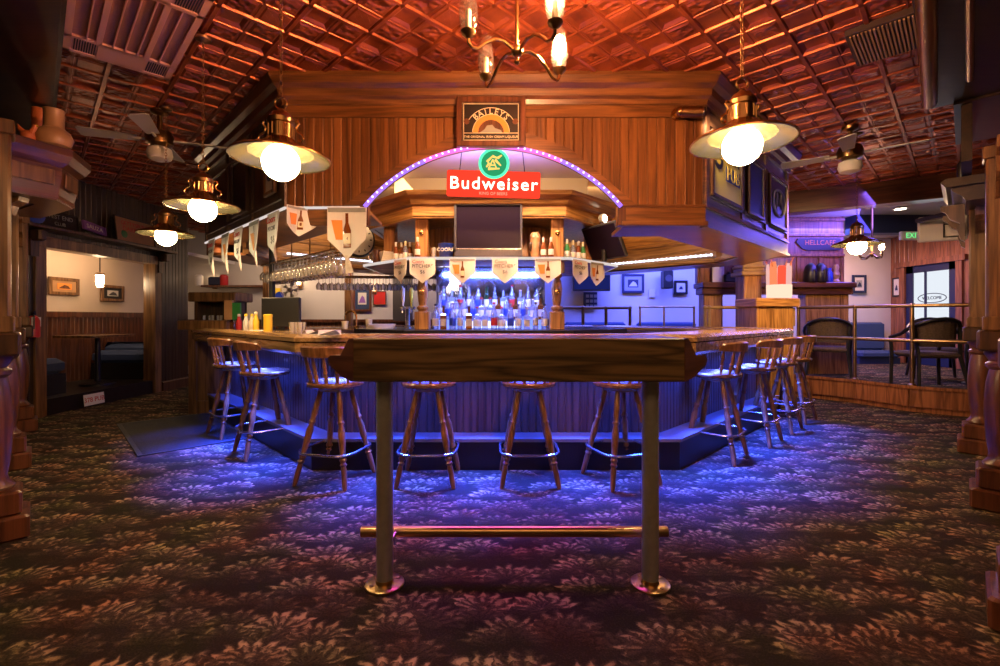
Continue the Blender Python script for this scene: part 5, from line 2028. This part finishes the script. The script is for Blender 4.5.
m2.box((-.16, -.075, 0), (.16, .075, .006), bev=.002)
m2.build('plate', 'white', lp, True)
m2 = MB(); m2.text('378 PUB', .09, fr((-5.57, 6.38, .10), (0, 1, 0), (1, 0, .1)) @ T(0, -.005, .007), .001)
m2.build('lettering', 'red', lp, True)

# shelf above the alcove, with signs
ws = thing('wall_shelf', 'long dark shelf above the booth opening, carrying old signs', 'shelf', (WX, 6.6, 2.25))
MB().box((WX - .02, 5.3, 2.27), (WX + .24, 7.75, 2.31), bev=.006).build('board', 'walnut', ws, True)
for y in (5.55, 7.62):
    m2 = MB().box((WX, y - .05, 1.95), (WX + .05, y + .05, 2.27))
    m2.box((WX, y - .05, 2.13), (WX + .16, y + .05, 2.27), bev=.02)
    m2.build('bracket', 'walnut', ws, True)


def d_sign(lines):
    def f(t, Mx, hw, hh):
        m2 = MB()
        for s_, sz, x, y in lines:
            m2.text(s_, sz, Mx @ T(x * hw, y * hh, 0), .002)
        m2.build('lettering', 'red', t, True)
        m2 = MB(); m2.M = Mx
        m2.sphere((-hw * .6, -hh * .4, 0), hh * .35, 10, 6, .1)
        m2.build('hop_motif', 'green', t, True)
    return f


framed('tin_sign', 'cream tin sign with red lettering and a green motif on the shelf above the booth', 'sign', fr((WX + .12, 6.98, 2.50), (0, 1, 0), (1, 0, .12)), .36, .17, .015, 'step_black', 'tan_clay', d_sign((('GETTYSBURG', .085, 0, .55), ('DARK BEER', .10, .05, .08))))
framed('tin_sign', 'small purple sign leaning on the shelf above the booth', 'sign', fr((WX + .12, 6.28, 2.42), (0, 1, -.12), (1, 0, .2)), .17, .05, .01, 'purple', 'purple',
       lambda t, Mx, hw, hh: MB().text('SAUZA', .08, Mx, .002).build('lettering', 'white', t, True) and None)
framed('tin_sign', 'long black sign with small pale lettering on the shelf above the booth', 'sign', fr((WX + .10, 5.80, 2.42), (0, 1, 0), (1, 0, .1)), .24, .09, .01, 'step_black', 'step_black',
       lambda t, Mx, hw, hh: MB().text('WEST END', .075, Mx @ T(0, .04, 0), .002).text('CLUB', .06, Mx @ T(0, -.045, 0), .002).build('lettering', 'grey_lid', t, True) and None)
m2 = MB(); m2.M = fr((WX + .14, 5.45, 2.44), (0, 1, 0), (1, 0, .15))
m2.lathe([(.12, 0), (.125, .01), (.10, .02), (.02, .024)], 20)
tag(m2.build('plate', 'blue'), 'blue and white round plate at the near end of the shelf above the booth', 'plate')

# wall lamps, posters and posts of the warm room behind
def post(name, label, x, y, w_, z1, mat): return tag(MB().box((x - w_, y - w_, 0), (x + w_, y + w_, z1), bev=.01).box((x - w_ * 1.3, y - w_ * 1.3, 0), (x + w_ * 1.3, y + w_ * 1.3, .18), bev=.01).box((x - w_ * 1.3, y - w_ * 1.3, z1 - .12), (x + w_ * 1.3, y + w_ * 1.3, z1), bev=.01).build(name, mat), label, 'post')
Yw = 9.9
post('wooden_post', 'wooden post behind the computer monitor in the warm room', px(267, 9.0), 9.0, .06, 3.0, 'oak_brown')
post('wooden_post', 'wooden post beside the bluish poster in the warm room', px(349, 9.2), 9.2, .07, 3.0, 'oak_brown')
tag(MB().box((px(196, 9.6), 9.75, 1.86), (px(262, 9.6), 9.98, 1.90)).build('wall_shelf', 'mahogany'), 'thin shelf high on the back wall over the end cabinet', 'shelf')
for i, (x, mt, nm) in enumerate(((199, 'white', 'pale jar'), (216, 'navy', 'dark box'), (224, 'red', 'red tin'))):
    m2 = MB().lathe([(.07, 0), (.08, .02), (.08, .2), (.05, .23)], 12) if i != 1 else MB().box((-.14, -.06, 0), (.14, .06, .18), bev=.02)
    o = m2.build('jar' if i != 1 else 'box', mt)
    o.location = (px(x, 9.86), 9.86, 1.90)
    tag(o, nm + ' on the thin shelf over the end cabinet', 'jar' if i != 1 else 'box')
wl = None
for x, lab in ((213, 'wall lamp glowing under the thin shelf over the end cabinet'), (299, 'wall lamp glowing beside the computer monitor'), (374, 'small wall lamp above the dark notice, between the posters')):
    Z = pz(284 if x < 350 else 290, 9.9)
    if wl is None:
        wl = thing('wall_lamp', lab, 'wall lamp', (px(x, 9.9), 9.88, Z), 0, 'wall lamps of the warm room')
        MB().lathe([(.03, -.02), (.035, .0), (.07, .12), (.065, .12)], 14).build('shade', 'sconce_glow', wl)
        MB().sphere((0, 0, .07), .05, 12, 8).build('bulb', 'bulb_small', wl)
        MB().box((-.05, .06, -.10), (.05, .11, .06), bev=.01).tube([(0, .06, -.05), (0, 0, -.04), (0, 0, -.01)], .012, 6).build('arm', 'brass_old', wl)
    else:
        dup(wl, (px(x, 9.9), 9.88, Z), 0, lab)
framed('picture_frame', 'bluish poster in a dark frame beside the wooden post in the warm room', 'picture', fr((px(361.5, 9.9), 9.96, pz(298.5, 9.9)), (1, 0, 0), (0, -1, 0)), .15, .23, .05, 'mahogany', 'blue_cloth', d_pic('white_paint', 'purple'))
framed('tin_sign', 'dark red notice below the small wall lamp', 'sign', fr((px(379, 9.9), 9.96, pz(298, 9.9)), (1, 0, 0), (0, -1, 0)), .12, .13, .02, 'mahogany', 'red')
tag(MB().box((px(393, 9.3), 9.28, 1.15), (px(412, 9.3), 9.4, 2.1)).build('partition_panel', 'grey_plastic'), 'grey partition panel behind the beer taps', 'panel')
pl = thing('wall_poster', 'yellow and white poster with a blue round badge above the computer monitor', 'poster', (px(282, 9.5), 9.5, 1.7))
m2 = MB().box((px(273, 9.5), 9.49, pz(300, 9.5)), (px(296, 9.5), 9.51, pz(282, 9.5)))
m2.build('sheet', 'paper', pl, True)
m2 = MB(); m2.M = fr((px(279.5, 9.48), 9.485, pz(296, 9.48)), (1, 0, 0), (0, -1, 0)); m2.lathe([(.09, 0), (.09, .005)], 16)
m2.build('blue_badge', 'blue', pl, True)
m2 = MB().box((px(274, 9.48), 9.484, pz(299, 9.48)), (px(281, 9.48), 9.488, pz(288, 9.48)))
m2.build('yellow_patch', 'yellow', pl, True)
dp = thing('round_fan', 'round white fan standing above the computer monitor', 'fan', (px(290, 7.6), 7.6, 1.0))
m2 = MB(); m2.M = fr((px(289.5, 7.6), 7.6, pz(290, 7.6)), (1, 0, 0), (0, -1, 0))
for r in (.04, .07, .10, .13, .15):
    m2.tube([(r * math.cos(2 * PI * k / 24), r * math.sin(2 * PI * k / 24), .03 * (1 - r / .16)) for k in range(24)], .004, 5, True)
for k in range(12):
    a = 2 * PI * k / 12
    m2.tube([(.02 * math.cos(a), .02 * math.sin(a), .03), (.15 * math.cos(a), .15 * math.sin(a), 0)], .003, 4)
m2.build('guard', 'white', dp, True)
m2 = MB(); m2.M = fr((px(289.5, 7.6), 7.62, pz(290, 7.6)), (1, 0, 0), (0, -1, 0))
for k in range(5):
    a = 2 * PI * k / 5
    m2.prism([(.03 * math.cos(a), .03 * math.sin(a)), (.12 * math.cos(a - .3), .12 * math.sin(a - .3)), (.13 * math.cos(a + .3), .13 * math.sin(a + .3))], -.004, .004)
m2.lathe([(.035, -.03), (.035, .03)], 12)
m2.build('blades', 'grey_lid', dp, True)
MB().tube([(px(289.5, 7.6), 7.66, pz(290, 7.6) - .02), (px(289.5, 7.6), 7.66, 1.07)], .015, 8).build('stand', 'white', dp, True)

# things on the west run of the bar
def onbar(x, u):
    """point on the slanted west counter: pixel column only used to choose where along the counter the thing stands"""
    k = (x - 500) / F
    Y = u / (1 + k)
    return (k * Y, Y, 1.07 if u > 2.3 else 1.085)


def small(name, mb, mats, label, cat, loc, group=None):
    o = mb.build(name, mats)
    o.location = loc
    return tag(o, label, cat, group)


m2 = MB().lathe([(.040, 0), (.043, .008), (.043, .15), (.046, .152), (.046, .175), (.03, .18)], 16)
small('mustard_jar', m2, 'yellow', 'tall yellow mustard jar on the slanted counter in front of the monitor', 'jar', onbar(268, 2.45))
def sauce(col, cap, label, x, u, h=.16):
    t = thing('sauce_bottle', label, 'bottle', onbar(x, u), 0, 'condiments on the slanted counter')
    MB().lathe([(.03, 0), (.033, .01), (.033, h * .6), (.02, h * .8), (.016, h)], 12).build('body', col, t)
    MB().lathe([(.018, h), (.018, h + .02), (.012, h + .03)], 10).build('cap', cap, t)
sauce('red', 'white', 'red ketchup bottle with a white cap beside the menu folder', 239, 2.5)
sauce('white', 'yellow', 'white sauce bottle next to the red ketchup bottle', 246, 2.45)
sauce('ivory', 'yellow', 'first of two cream sauce bottles before the mustard jar', 252, 2.5)
sauce('yellow', 'ivory', 'short yellow sauce bottle before the tall mustard jar', 256, 2.44, .18)
sauce('glass_amber', 'black', 'small dark sauce bottle at the end of the condiment row by the menu folder', 232, 2.5, .12)
m2 = MB().box((-.15, -.06, 0), (.15, .06, .012), bev=.004)
small('condiment_tray', m2, 'paper', 'white tray lying in front of the sauce bottles', 'tray', onbar(254, 2.33))
mo = thing('computer_monitor', 'black till monitor seen from behind on the slanted counter', 'monitor', onbar(281, 2.75), -.1)
MB().box((-.225, -.02, .04), (.225, .03, .37), bev=.01).build('casing', 'black', mo)
MB().box((-.08, -.01, .0), (.08, .06, .015), bev=.004).box((-.03, .0, .01), (.03, .03, .1)).build('stand', 'black', mo)
for i, (x, u) in enumerate(((292, 2.5), (296, 2.55), (300, 2.5), (303, 2.58))):
    small('tumbler', MB().lathe([(.022, 0), (.03, .10), (.028, .10), (.02, .01)], 12), 'glass_wine', '%s small drinking glass from the mustard jar on the slanted counter' % ORD[i], 'glass', onbar(x, u), 'drinking glasses on the slanted counter')
for i, (x, u, a, lab) in enumerate(((330, 2.2, .3, 'crumpled white napkin near the corner of the bar'), (312, 2.4, .9, 'folded white paper on the slanted counter before the tap glasses'))):
    m2 = MB(); m2.M = RZ(a)
    m2.loft([[(-.08 + .04 * j, -.06 + .03 * i_, .012 * ((i_ * 3 + j * 5) % 4) + .001) for j in range(5)] for i_ in range(5)], False, False)
    m2.loft([[(-.08 + .04 * j, -.06 + .03 * i_, 0.0) for j in range(5)] for i_ in range(5)], False, False)
    small('napkin', m2, 'white', lab, 'napkin', onbar(x, u))
# beer taps and small wares on the inner counter side
tp = thing('beer_tap', 'steel beer tap tower with two pale tap handles before the oak column', 'beer tap', (px(404, 5.4), 5.62, 1.08))
MB().lathe([(.05, 0), (.05, .02), (.032, .04), (.032, .22), (.04, .23), (.04, .27)], 14).build('tower', 'steel', tp)
for i, (u, mt) in enumerate(((-.05, 'ivory'), (.05, 'yellow'))):
    MB().turned((u, -.03, .27), (u, -.03, .50), [(0, .010), (.1, .012), (.4, .022), (.8, .026), (.95, .02), (1, .008)], 10).build('tap_handle', mt, tp)
    MB().tube([(u, -.02, .25), (u, -.07, .24), (u, -.08, .19)], .010, 8).build('spout', 'steel', tp)
MB().box((-.09, -.03, .23), (.09, .03, .27), bev=.01).build('manifold', 'steel', tp)
fa = thing('drink_faucet', 'curved brass faucet on the counter left of the oak column', 'faucet', (px(355, 5.9), 5.95, 1.07))
MB().tube([(.0, 0, 0), (0, 0, .16)] + [(-.07 + .07 * math.cos(PI * k / 8), 0, .16 + .07 * math.sin(PI * k / 8)) for k in range(9)] + [(-.14, 0, .10)], .014, 8).build('spout', 'brass', fa)
MB().lathe([(.04, 0), (.04, .02), (.02, .04)], 12).build('base', 'brass', fa)
for i, (x, y, hgt, mt, lab) in enumerate(((345, 5.95, .10, 'ivory', 'cream paper cup stack next to the brass faucet'), (369, 5.9, .13, 'ivory', 'tall cream cup standing behind the brass faucet'))):
    small('paper_cup', MB().lathe([(.035, 0), (.045, hgt), (.04, hgt), (.03, .01)], 12), mt, lab, 'cup', (px(x, y), y, 1.07))
m2 = MB()
for i in range(5):
    m2.M = T(0, 0, .012 * i) @ RZ(.1 * i)
    m2.box((-.16, -.11, 0), (.16, .11, .011))
small('paper_stack', m2, 'paper', 'pile of menus lying on the counter behind the faucet', 'papers', (px(381, 5.7), 5.72, 1.08))

# paper notes and pads on the east run
for x, v, lab in ((640, 2.6, 'pale paper coaster near the inner edge of the bar top, closest to the lit bottles'), (697, 2.35, 'pale paper coaster on the bar top behind the table end'), (715, 2.2, 'white card lying on the slanted bar top toward the stools')):
    k = (x - 500) / F
    Y = v / (1 - k)
    small('coaster', MB().box((-.07, -.05, 0), (.07, .05, .006), bev=.002), 'ivory', lab, 'coaster', (k * Y, Y, 1.072))

# ================================================================== FAR DINING ROOM, EAST
YB = 9.95
def wall_pic(x0, x1, y0, y1, label, fm, pm, m1, m2_, Y=YB):
    X0, X1, Z0, Z1 = px(x0, Y), px(x1, Y), pz(y1, Y), pz(y0, Y)
    return framed('picture_frame', label, 'picture', fr(((X0 + X1) / 2, Y, (Z0 + Z1) / 2), (1, 0, 0), (0, -1, 0)), (X1 - X0) / 2 - .05, (Z1 - Z0) / 2 - .05, .05, fm, pm, d_pic(m1, m2_))


wall_pic(622, 644, 274, 293, 'wide framed picture on the blue-lit back wall', 'navy', 'grey_lid', 'navy', 'white_paint')
wall_pic(674, 687.5, 280.5, 294.5, 'small square picture beside the speaker on the blue-lit wall', 'black', 'paper', 'white_paint', 'navy')
framed('picture_frame', 'narrow pale picture on the red boards beside the glass door', 'picture', fr((ECX - .01, 9.83, pz(287, 9.8)), (0, -1, 0), (-1, 0, 0)), .07, .17, .03, 'black', 'paper', d_pic('white_paint', 'navy'))
wall_pic(852, 866, 275, 293, 'dark framed picture on the white wall near the glass door', 'navy', 'white_paint', 'grey_lid', 'navy')
tag(MB().box((px(649, YB), YB, pz(297, YB)), (px(655, YB), YB + .02, pz(289, YB))).build('paper_notice', 'paper'), 'plain white notice between the wide picture and the speaker', 'notice')
spk = thing('wall_speaker', 'black loudspeaker mounted high on the blue-lit wall', 'speaker', (px(668, 9.7), 9.75, pz(280, 9.7)))
MB().box((-.10, -.1, -.18), (.10, .12, .2), bev=.02).build('cabinet', 'black', spk)
m2 = MB(); m2.M = fr((0, -.1, .03), (1, 0, 0), (0, -1, 0)); m2.lathe([(.075, 0), (.07, .006), (.02, .002)], 16)
m2.build('cone', 'grey_plastic', spk)
MB().tube([(0, .1, 0), (0, .25, 0)], .03, 8).build('bracket', 'black', spk)
ft = thing('television', 'wall television with blue screen beyond the last shelf pennants', 'television', (px(592, 9.6), 9.6, pz(276, 9.6)))
X0, X1, Z0, Z1 = px(573, 9.6), px(610.5, 9.6), pz(291, 9.6), pz(260, 9.6)
MB().box((X0, 9.6, Z0), (X1, 9.68, Z1), bev=.01).build('casing', 'black', ft, True)
MB().box((X0 + .03, 9.594, Z0 + .04), (X1 - .03, 9.602, Z1 - .03)).build('screen', 'tv_blue', ft, True)
MB().box((px(588, 9.8), 9.66, pz(278, 9.8)), (px(596, 9.8), 9.99, pz(272, 9.8))).build('wall_mount', 'black', ft, True)
dt = thing('dartboard_rack', 'narrow dark rack with rows of small cards below the wall television', 'rack', (px(592, 9.9), 9.9, 1.3))
MB().box((px(584, 9.9), 9.93, pz(309, 9.9)), (px(597.5, 9.9), 9.97, pz(292, 9.9))).build('board', 'navy', dt, True)
m2 = MB()
for r in range(3):
    for c_ in range(3):
        x, y = 586.2 + c_ * 4, 294.5 + r * 5
        m2.box((px(x, 9.9), 9.92, pz(y + 3, 9.9)), (px(x + 3, 9.9), 9.932, pz(y, 9.9)))
m2.build('cards', 'grey_lid', dt, True)

# brass and wood rails, seats in the far room
def rail(label, pts, z_top, zs, rr=.025, base=0.0, mat='copper_tube', posts=None):
    t = thing('guard_rail', label, 'railing', (*pts[0], base))
    for z in zs:
        MB().tube([(x, y, z) for x, y in pts], rr, 10).build('top_rail' if z == z_top else 'mid_rail', mat, t, True)
    for x, y in (posts or pts):
        m2 = MB().tube([(x, y, base), (x, y, z_top)], rr, 12)
        m2.sphere((x, y, z_top), rr * 1.35, 12, 8)
        m2.lathe([(rr * 2, 0), (rr * 2, .012), (rr * 1.1, .03)], 12, (x, y, base))
        m2.build('post', mat, t, True)
    return t


ER = [(4.62, 7.20), (5.08, 6.66), (5.36, 6.05), (5.93, 5.56), (6.35, 5.2)]
rail('tubular guard rail with two bars along the edge of the raised platform', ER, 1.37, (1.37, .915), .024, PZ + .05, posts=ER[:3] + ER[4:])
rail('tubular rail in the blue-lit room behind the lit bottles', [(px(562, 8.7), 8.7), (px(583, 8.7), 8.7), (px(606, 8.7), 8.7), (px(630, 8.7), 8.7)], 1.40, (1.40,), .03, mat='gold_wood')
rail('thin tubular rail before the corner seat of the blue-lit room', [(px(640, 9.2), 9.2), (px(664, 9.2), 9.2), (px(694, 9.2), 9.2)], 1.43, (1.43,), .02)
rail('short tubular rail between the mantel pilasters', [(px(705, 7.1), 7.1), (px(709, 7.1), 7.1), (px(752, 7.1), 7.1)], 1.37, (1.37,), .026, PZ, mat='gold_wood')
for x0, x1, lab in ((566, 628, 'long blue upholstered bench behind the far rail'), (640, 700, 'blue corner bench under the small square picture'), (852, 892, 'blue bench on the platform under the dark framed picture')):
    t = thing('wall_bench', lab, 'bench', (px((x0 + x1) / 2, 9.6), 9.6, 0), 0, 'blue benches of the far room')
    h = (px(x1, 9.6) - px(x0, 9.6)) / 2
    MB().box((-h, -.25, .40), (h, .25, .54), bev=.04).build('seat', 'blue_cloth', t)
    MB().box((-h, .15, .54), (h, .30, 1.12), bev=.04).build('backrest', 'blue_cloth', t)
    MB().box((-h, -.2, 0), (h, .25, .40)).build('plinth', 'navy', t)

# mantel partition at the back of the platform
mp_ = thing('mantel_partition', 'tall wooden partition with a mantel shelf and pilasters, washed in blue light', 'partition', (4.4, 7.7, 0))
ym = 7.75
m2 = MB()
for x0, x1 in ((704, 723), (806, 849)):
    MB().box((px(x0, ym), ym, .0), (px(x1, ym), ym + .22, 1.72), bev=.01).build('pilaster', 'oak_gold_v', mp_, True)
m2 = MB().box((px(700, ym), ym - .12, 1.71), (px(852, ym), ym + .28, 1.80), bev=.012)
m2.box((px(701, ym), ym - .06, 1.60), (px(851, ym), ym + .22, 1.71), bev=.01)
m2.build('mantel_shelf', 'mahogany_h', mp_, True)
m2 = MB().box((px(700, ym), ym + .10, 1.80), (px(848, ym), ym + .2, 2.94))
for z in (2.24, 2.58, 2.84):
    m2.box((px(700, ym), ym + .06, z), (px(848, ym), ym + .2, z + .05), bev=.008)
for x in (702, 735, 770, 800, 822, 845):
    m2.box((px(x, ym), ym + .08, 1.80), (px(x, ym) + .05, ym + .2, 2.24), bev=.006)
m2.build('upper_panel', 'panel_red', mp_, True)
sg = thing('carved_sign', 'dark carved sign with orange lettering on the partition behind the aisle pendant', 'sign', (px(823, ym), ym, 2.42))
m2 = MB(); m2.M = fr((px(823, ym), ym + .09, 2.45), (1, 0, 0), (0, -1, 0))
m2.prism([(-.30, -.07), (-.22, -.10), (.34, -.10), (.38, 0), (.34, .10), (-.36, .10), (-.40, .04)], 0, .02)
m2.build('board', 'step_black', sg, True)
MB().text('HELLCAFE', .115, fr((px(823, ym), ym + .068, 2.475), (1, 0, 0), (0, -1, 0)), .003).build('lettering', 'orange_clay', sg, True)
# things on the mantel
for x, kind, lab in ((718, 'frame', 'pale photograph propped on the mantel above the shorter rail'), (729, 'box', 'dark trinket box on the mantel next to the pale photograph'), (738, 'jar', 'tall jar on the mantel beside the stone-capped column'),
                     (808, 'helm', 'dark domed helmet on the mantel behind the red lamp'), (818, 'helm2', 'second dark helmet on the mantel, nearer the pendant lamp'), (836, 'fig', 'small brown figurine on the mantel under the pendant lamp'), (829, 'jar', 'small blue jar on the mantel beside the figurine')):
    X = px(x, ym)
    if kind == 'frame': small('photo_stand', MB().box((-.10, -.015, 0), (.10, .015, .28), bev=.01), 'white_paint', lab, 'photograph', (X, ym, 1.80))
    elif kind == 'box': small('trinket_box', MB().box((-.09, -.06, 0), (.09, .06, .14), bev=.015).sphere((0, 0, .15), .03, 8, 6), 'black', lab, 'box', (X, ym, 1.80))
    elif kind == 'jar': small('jar', MB().lathe([(.05, 0), (.06, .02), (.055, .16), (.03, .2), (.035, .24)], 12), 'blue' if x > 800 else 'white_paint', lab, 'jar', (X, ym, 1.80))
    elif kind.startswith('helm'): small('helmet', MB().lathe([(.09, 0), (.10, .03), (.10, .16), (.08, .26), (.04, .31), (.01, .32)], 16).tube([(0, -.08, .02), (0, -.095, .2)], .02, 6), 'step_black', lab, 'helmet', (X, ym - .06, 1.80))
    else: small('figurine', MB().lathe([(.06, 0), (.065, .02), (.035, .06), (.06, .13), (.03, .2), (.045, .25), (.03, .3)], 12), 'tan_clay', lab, 'figurine', (X, ym, 1.80))
# column with stone-coloured capital, in front of the partition
yc = 6.9
sc_ = thing('square_column', 'square oak column with a pale stepped capital beside the red lamp', 'column', (px(753, yc), yc, 0))
X0, X1 = px(744, yc), px(762, yc)
m2 = MB().box((X0, yc, 0), (X1, yc + .26, 1.85), bev=.01)
m2.build('shaft', 'oak_gold_v', sc_, True)
m2 = MB().box((X0 - .01, yc - .01, 1.98), (X1 + .01, yc + .27, 2.60))
m2.box((X0 - .05, yc - .05, 1.84), (X1 + .05, yc + .31, 1.90), bev=.01)
m2.box((X0 - .025, yc - .025, 1.90), (X1 + .025, yc + .28, 1.95), bev=.01)
m2.box((X0 - .035, yc - .035, 1.95), (X1 + .035, yc + .29, 1.99), bev=.01)
m2.build('capital', 'gold_wood', sc_, True)
# pedestal with the red and white glowing lamp
yp = 6.3
pdst = thing('lamp_pedestal', 'boxy oak pedestal at the end of the platform rail carrying the red lamp', 'pedestal', (px(775, yp), yp, 0))
X0, X1 = px(757, yp), px(794, yp)
MB().box((X0, yp, 0), (X1, yp + .5, 1.36), bev=.01).build('body', 'oak_gold_v', pdst, True)
MB().box((X0 - .03, yp - .04, 1.36), (X1 + .06, yp + .54, 1.48), bev=.012).build('top', 'oak_gold_h', pdst, True)
MB().box((X1, yp + .02, 1.10), (X1 + .035, yp + .3, 1.35), bev=.006).box((X1, yp + .02, 1.37), (X1 + .10, yp + .35, 1.46)).build('side_cleat', 'gold_wood', pdst, True)
rl = thing('red_lamp', 'glowing red and white glass lamp on the oak pedestal', 'lamp', (px(779, yp + .2), yp + .2, 1.48))
for k in range(9):
    a = 2 * PI * k / 9 + .2
    ca, sa = math.cos(a), math.sin(a)
    rows = []
    for z, f, hw_ in ((.16, .148, .050), (.30, .150, .050), (.42, .152, .048), (.45 + .03 * (k % 3), .150, .034)):
        rows.append([(f * ca - hw_ * sa, f * sa + hw_ * ca, z), (f * ca + hw_ * sa, f * sa - hw_ * ca, z), ((f - .008) * ca + hw_ * sa, (f - .008) * sa - hw_ * ca, z), ((f - .008) * ca - hw_ * sa, (f - .008) * sa + hw_ * ca, z)])
    MB().loft(rows).build('red_petal', ('lamp_red', 'lamp_pale', 'lamp_orange')[k % 3], rl)
for k in range(4):
    a = 2 * PI * k / 4 + .5
    MB().tube([(.10 * math.cos(a), .10 * math.sin(a), .2), (.13 * math.cos(a), .13 * math.sin(a), .42), (.20 * math.cos(a), .20 * math.sin(a), .56)], [.012, .014, .004], 6).build('reed', 'orange_clay', rl)
MB().lathe([(.14, 0), (.156, .02), (.158, .15), (.158, .19), (.13, .20)], 20).build('lit_base', 'lamp_white', rl)
# small candelabra behind the pendant lamp
cd = thing('small_chandelier', 'small chandelier with two bright candle bulbs behind the aisle pendant', 'chandelier', (px(872, 6.6), 6.6, 2.12))
m2 = MB().tube([(0, 0, -.05), (0, 0, .80)], .012, 8)
m2.sphere((0, 0, 0), .03, 10, 6)
m2.build('stem', 'brass_old', cd)
for k, (u, v) in enumerate(((-.20, -.03), (.17, .04), (0, .2), (-.02, -.2))):
    MB().tube([(0, 0, 0), (u * .5, v * .5, -.06), (u, v, -.05), (u, v, .0)], .01, 6).build('arm', 'brass_old', cd)
    MB().lathe([(.02, 0), (.025, .01), (.012, .02), (.012, .06)], 10, (u, v, 0)).build('candle_sleeve', 'ivory', cd)
    MB().sphere((u, v, .10), .035 if k < 2 else .022, 12, 8, 1.3).build('bulb', 'bulb_small', cd)

# armchairs and table on the platform
def armchair():
    t = thing('armchair', 'armchair', 'chair')
    MB().box((-.26, -.24, .40), (.26, .26, .48), bev=.03).build('seat', 'fabric_pattern', t)
    m2 = MB()
    rows = []
    for i in range(11):
        a = PI + PI * i / 10
        x, y = .27 * math.cos(a), .24 * math.sin(a) - .03
        up = .90 - .02 * abs(math.cos(a))
        rows.append([(x, y, .55), (x * .93, y * .93, .55), (x * 1.0, y * 1.0, up), (x * 1.06, y * 1.06, up)])
    m2.loft(rows[1:-1])
    m2.build('backrest', 'fabric_pattern', t)
    arc = [(.31, .22, .66), (.32, .05, .70)] + [(.32 * math.cos(-PI * i / 10), .30 * math.sin(-PI * i / 10) - .02, .72 + .20 * math.sin(PI * i / 10)) for i in range(11)] + [(-.32, .05, .70), (-.31, .22, .66)]
    MB().tube(arc, .024, 8).build('top_rail', 'black', t)
    for sx in (-1, 1):
        MB().tube([(sx * .30, .22, .0), (sx * .29, .22, .42), (sx * .31, .21, .66)], [.02, .024, .022], 8).build('leg', 'black', t)
        MB().tube([(sx * .29, -.30, .0), (sx * .24, -.22, .42), (sx * .27, -.17, .80)], [.02, .024, .022], 8).build('leg', 'black', t)
    return t


a0 = armchair()
a0.location = (5.78, 6.30, PZ)
a0.rotation_euler = (0, 0, -.15)
tag(a0, 'black armchair with patterned back behind the platform rail, nearest the glass door', None, 'armchairs on the platform')
dup(a0, (5.22, 7.40, PZ), -.6, 'black armchair with patterned back near the mantel pilaster', 'armchairs on the platform')
dup(a0, (6.7, 7.15, PZ), 2.6, 'black armchair facing the camera beyond the platform table', 'armchairs on the platform')
tt = thing('cafe_table', 'dark square table on the platform by the glass door', 'table', (6.75, 6.45, PZ))
MB().box((-.38, -.38, .72), (.38, .38, .76), bev=.01).build('tabletop', 'black_gloss', tt)
MB().lathe([(.25, 0), (.25, .02), (.04, .05), (.035, .72)], 14).build('pedestal', 'black', tt)
tag(MB().box((6.62, 6.3, PZ + .76), (6.75, 6.42, PZ + .80), bev=.01).build('napkin_holder', 'steel'), 'metal napkin holder on the dark platform table', 'napkin holder')
# exit sign and bright emergency box
ex = thing('exit_sign', 'green lit EXIT sign over the glass door', 'sign', (px(911, 7.7), 7.66, pz(236, 7.7)))
MB().box((-.2, 0, -.07), (.2, .05, .07), bev=.01).build('box', 'white', ex)
MB().text('EXIT', .12, fr((0, -.003, 0), (1, 0, 0), (0, -1, 0)), .003).build('lettering', 'exit_green', ex)
eb = thing('menu_board', 'white lit box with a dark framed panel below the bracket shelf', 'board', (px(943, 4.8), 4.8, pz(228, 4.8)))
m2 = MB(); m2.M = T(px(943, 4.8), 4.8, pz(228, 4.8)) @ RZ(-.5)
m2.box((-.19, 0, -.13), (.19, .06, .13), bev=.008)
m2.build('box', 'white_paint', eb, True)
m2 = MB(); m2.M = T(px(943, 4.8), 4.8, pz(228, 4.8)) @ RZ(-.5)
for a, b in (((0, -.10), (.17, -.09)), ((0, .03), (.17, .04)), ((0, -.10), (.01, .04)), ((.16, -.10), (.17, .04))):
    m2.box((a[0], -.008, a[1]), (b[0], 0, b[1]))
m2.build('panel_frame', 'black', eb, True)
MB().box((4.33, 4.42, 2.20), (4.40, 4.85, 2.24)).build('hanger', 'black', eb, True)
for x, y, lab in ((7.1, 8.6, 'round recessed ceiling light over the platform, nearer the glass door'), (6.2, 7.2, 'round recessed ceiling light over the platform, nearer the rail')):
    t = thing('recessed_light', lab, 'light', (x, y, 2.91), 0, 'recessed lights over the platform')
    MB().lathe([(.10, 0), (.10, -.012), (.08, -.014)], 20).build('rim', 'white', t)
    MB().lathe([(.078, -.012), (.07, -.016), (.01, -.017)], 20).build('lens', 'downlight', t)
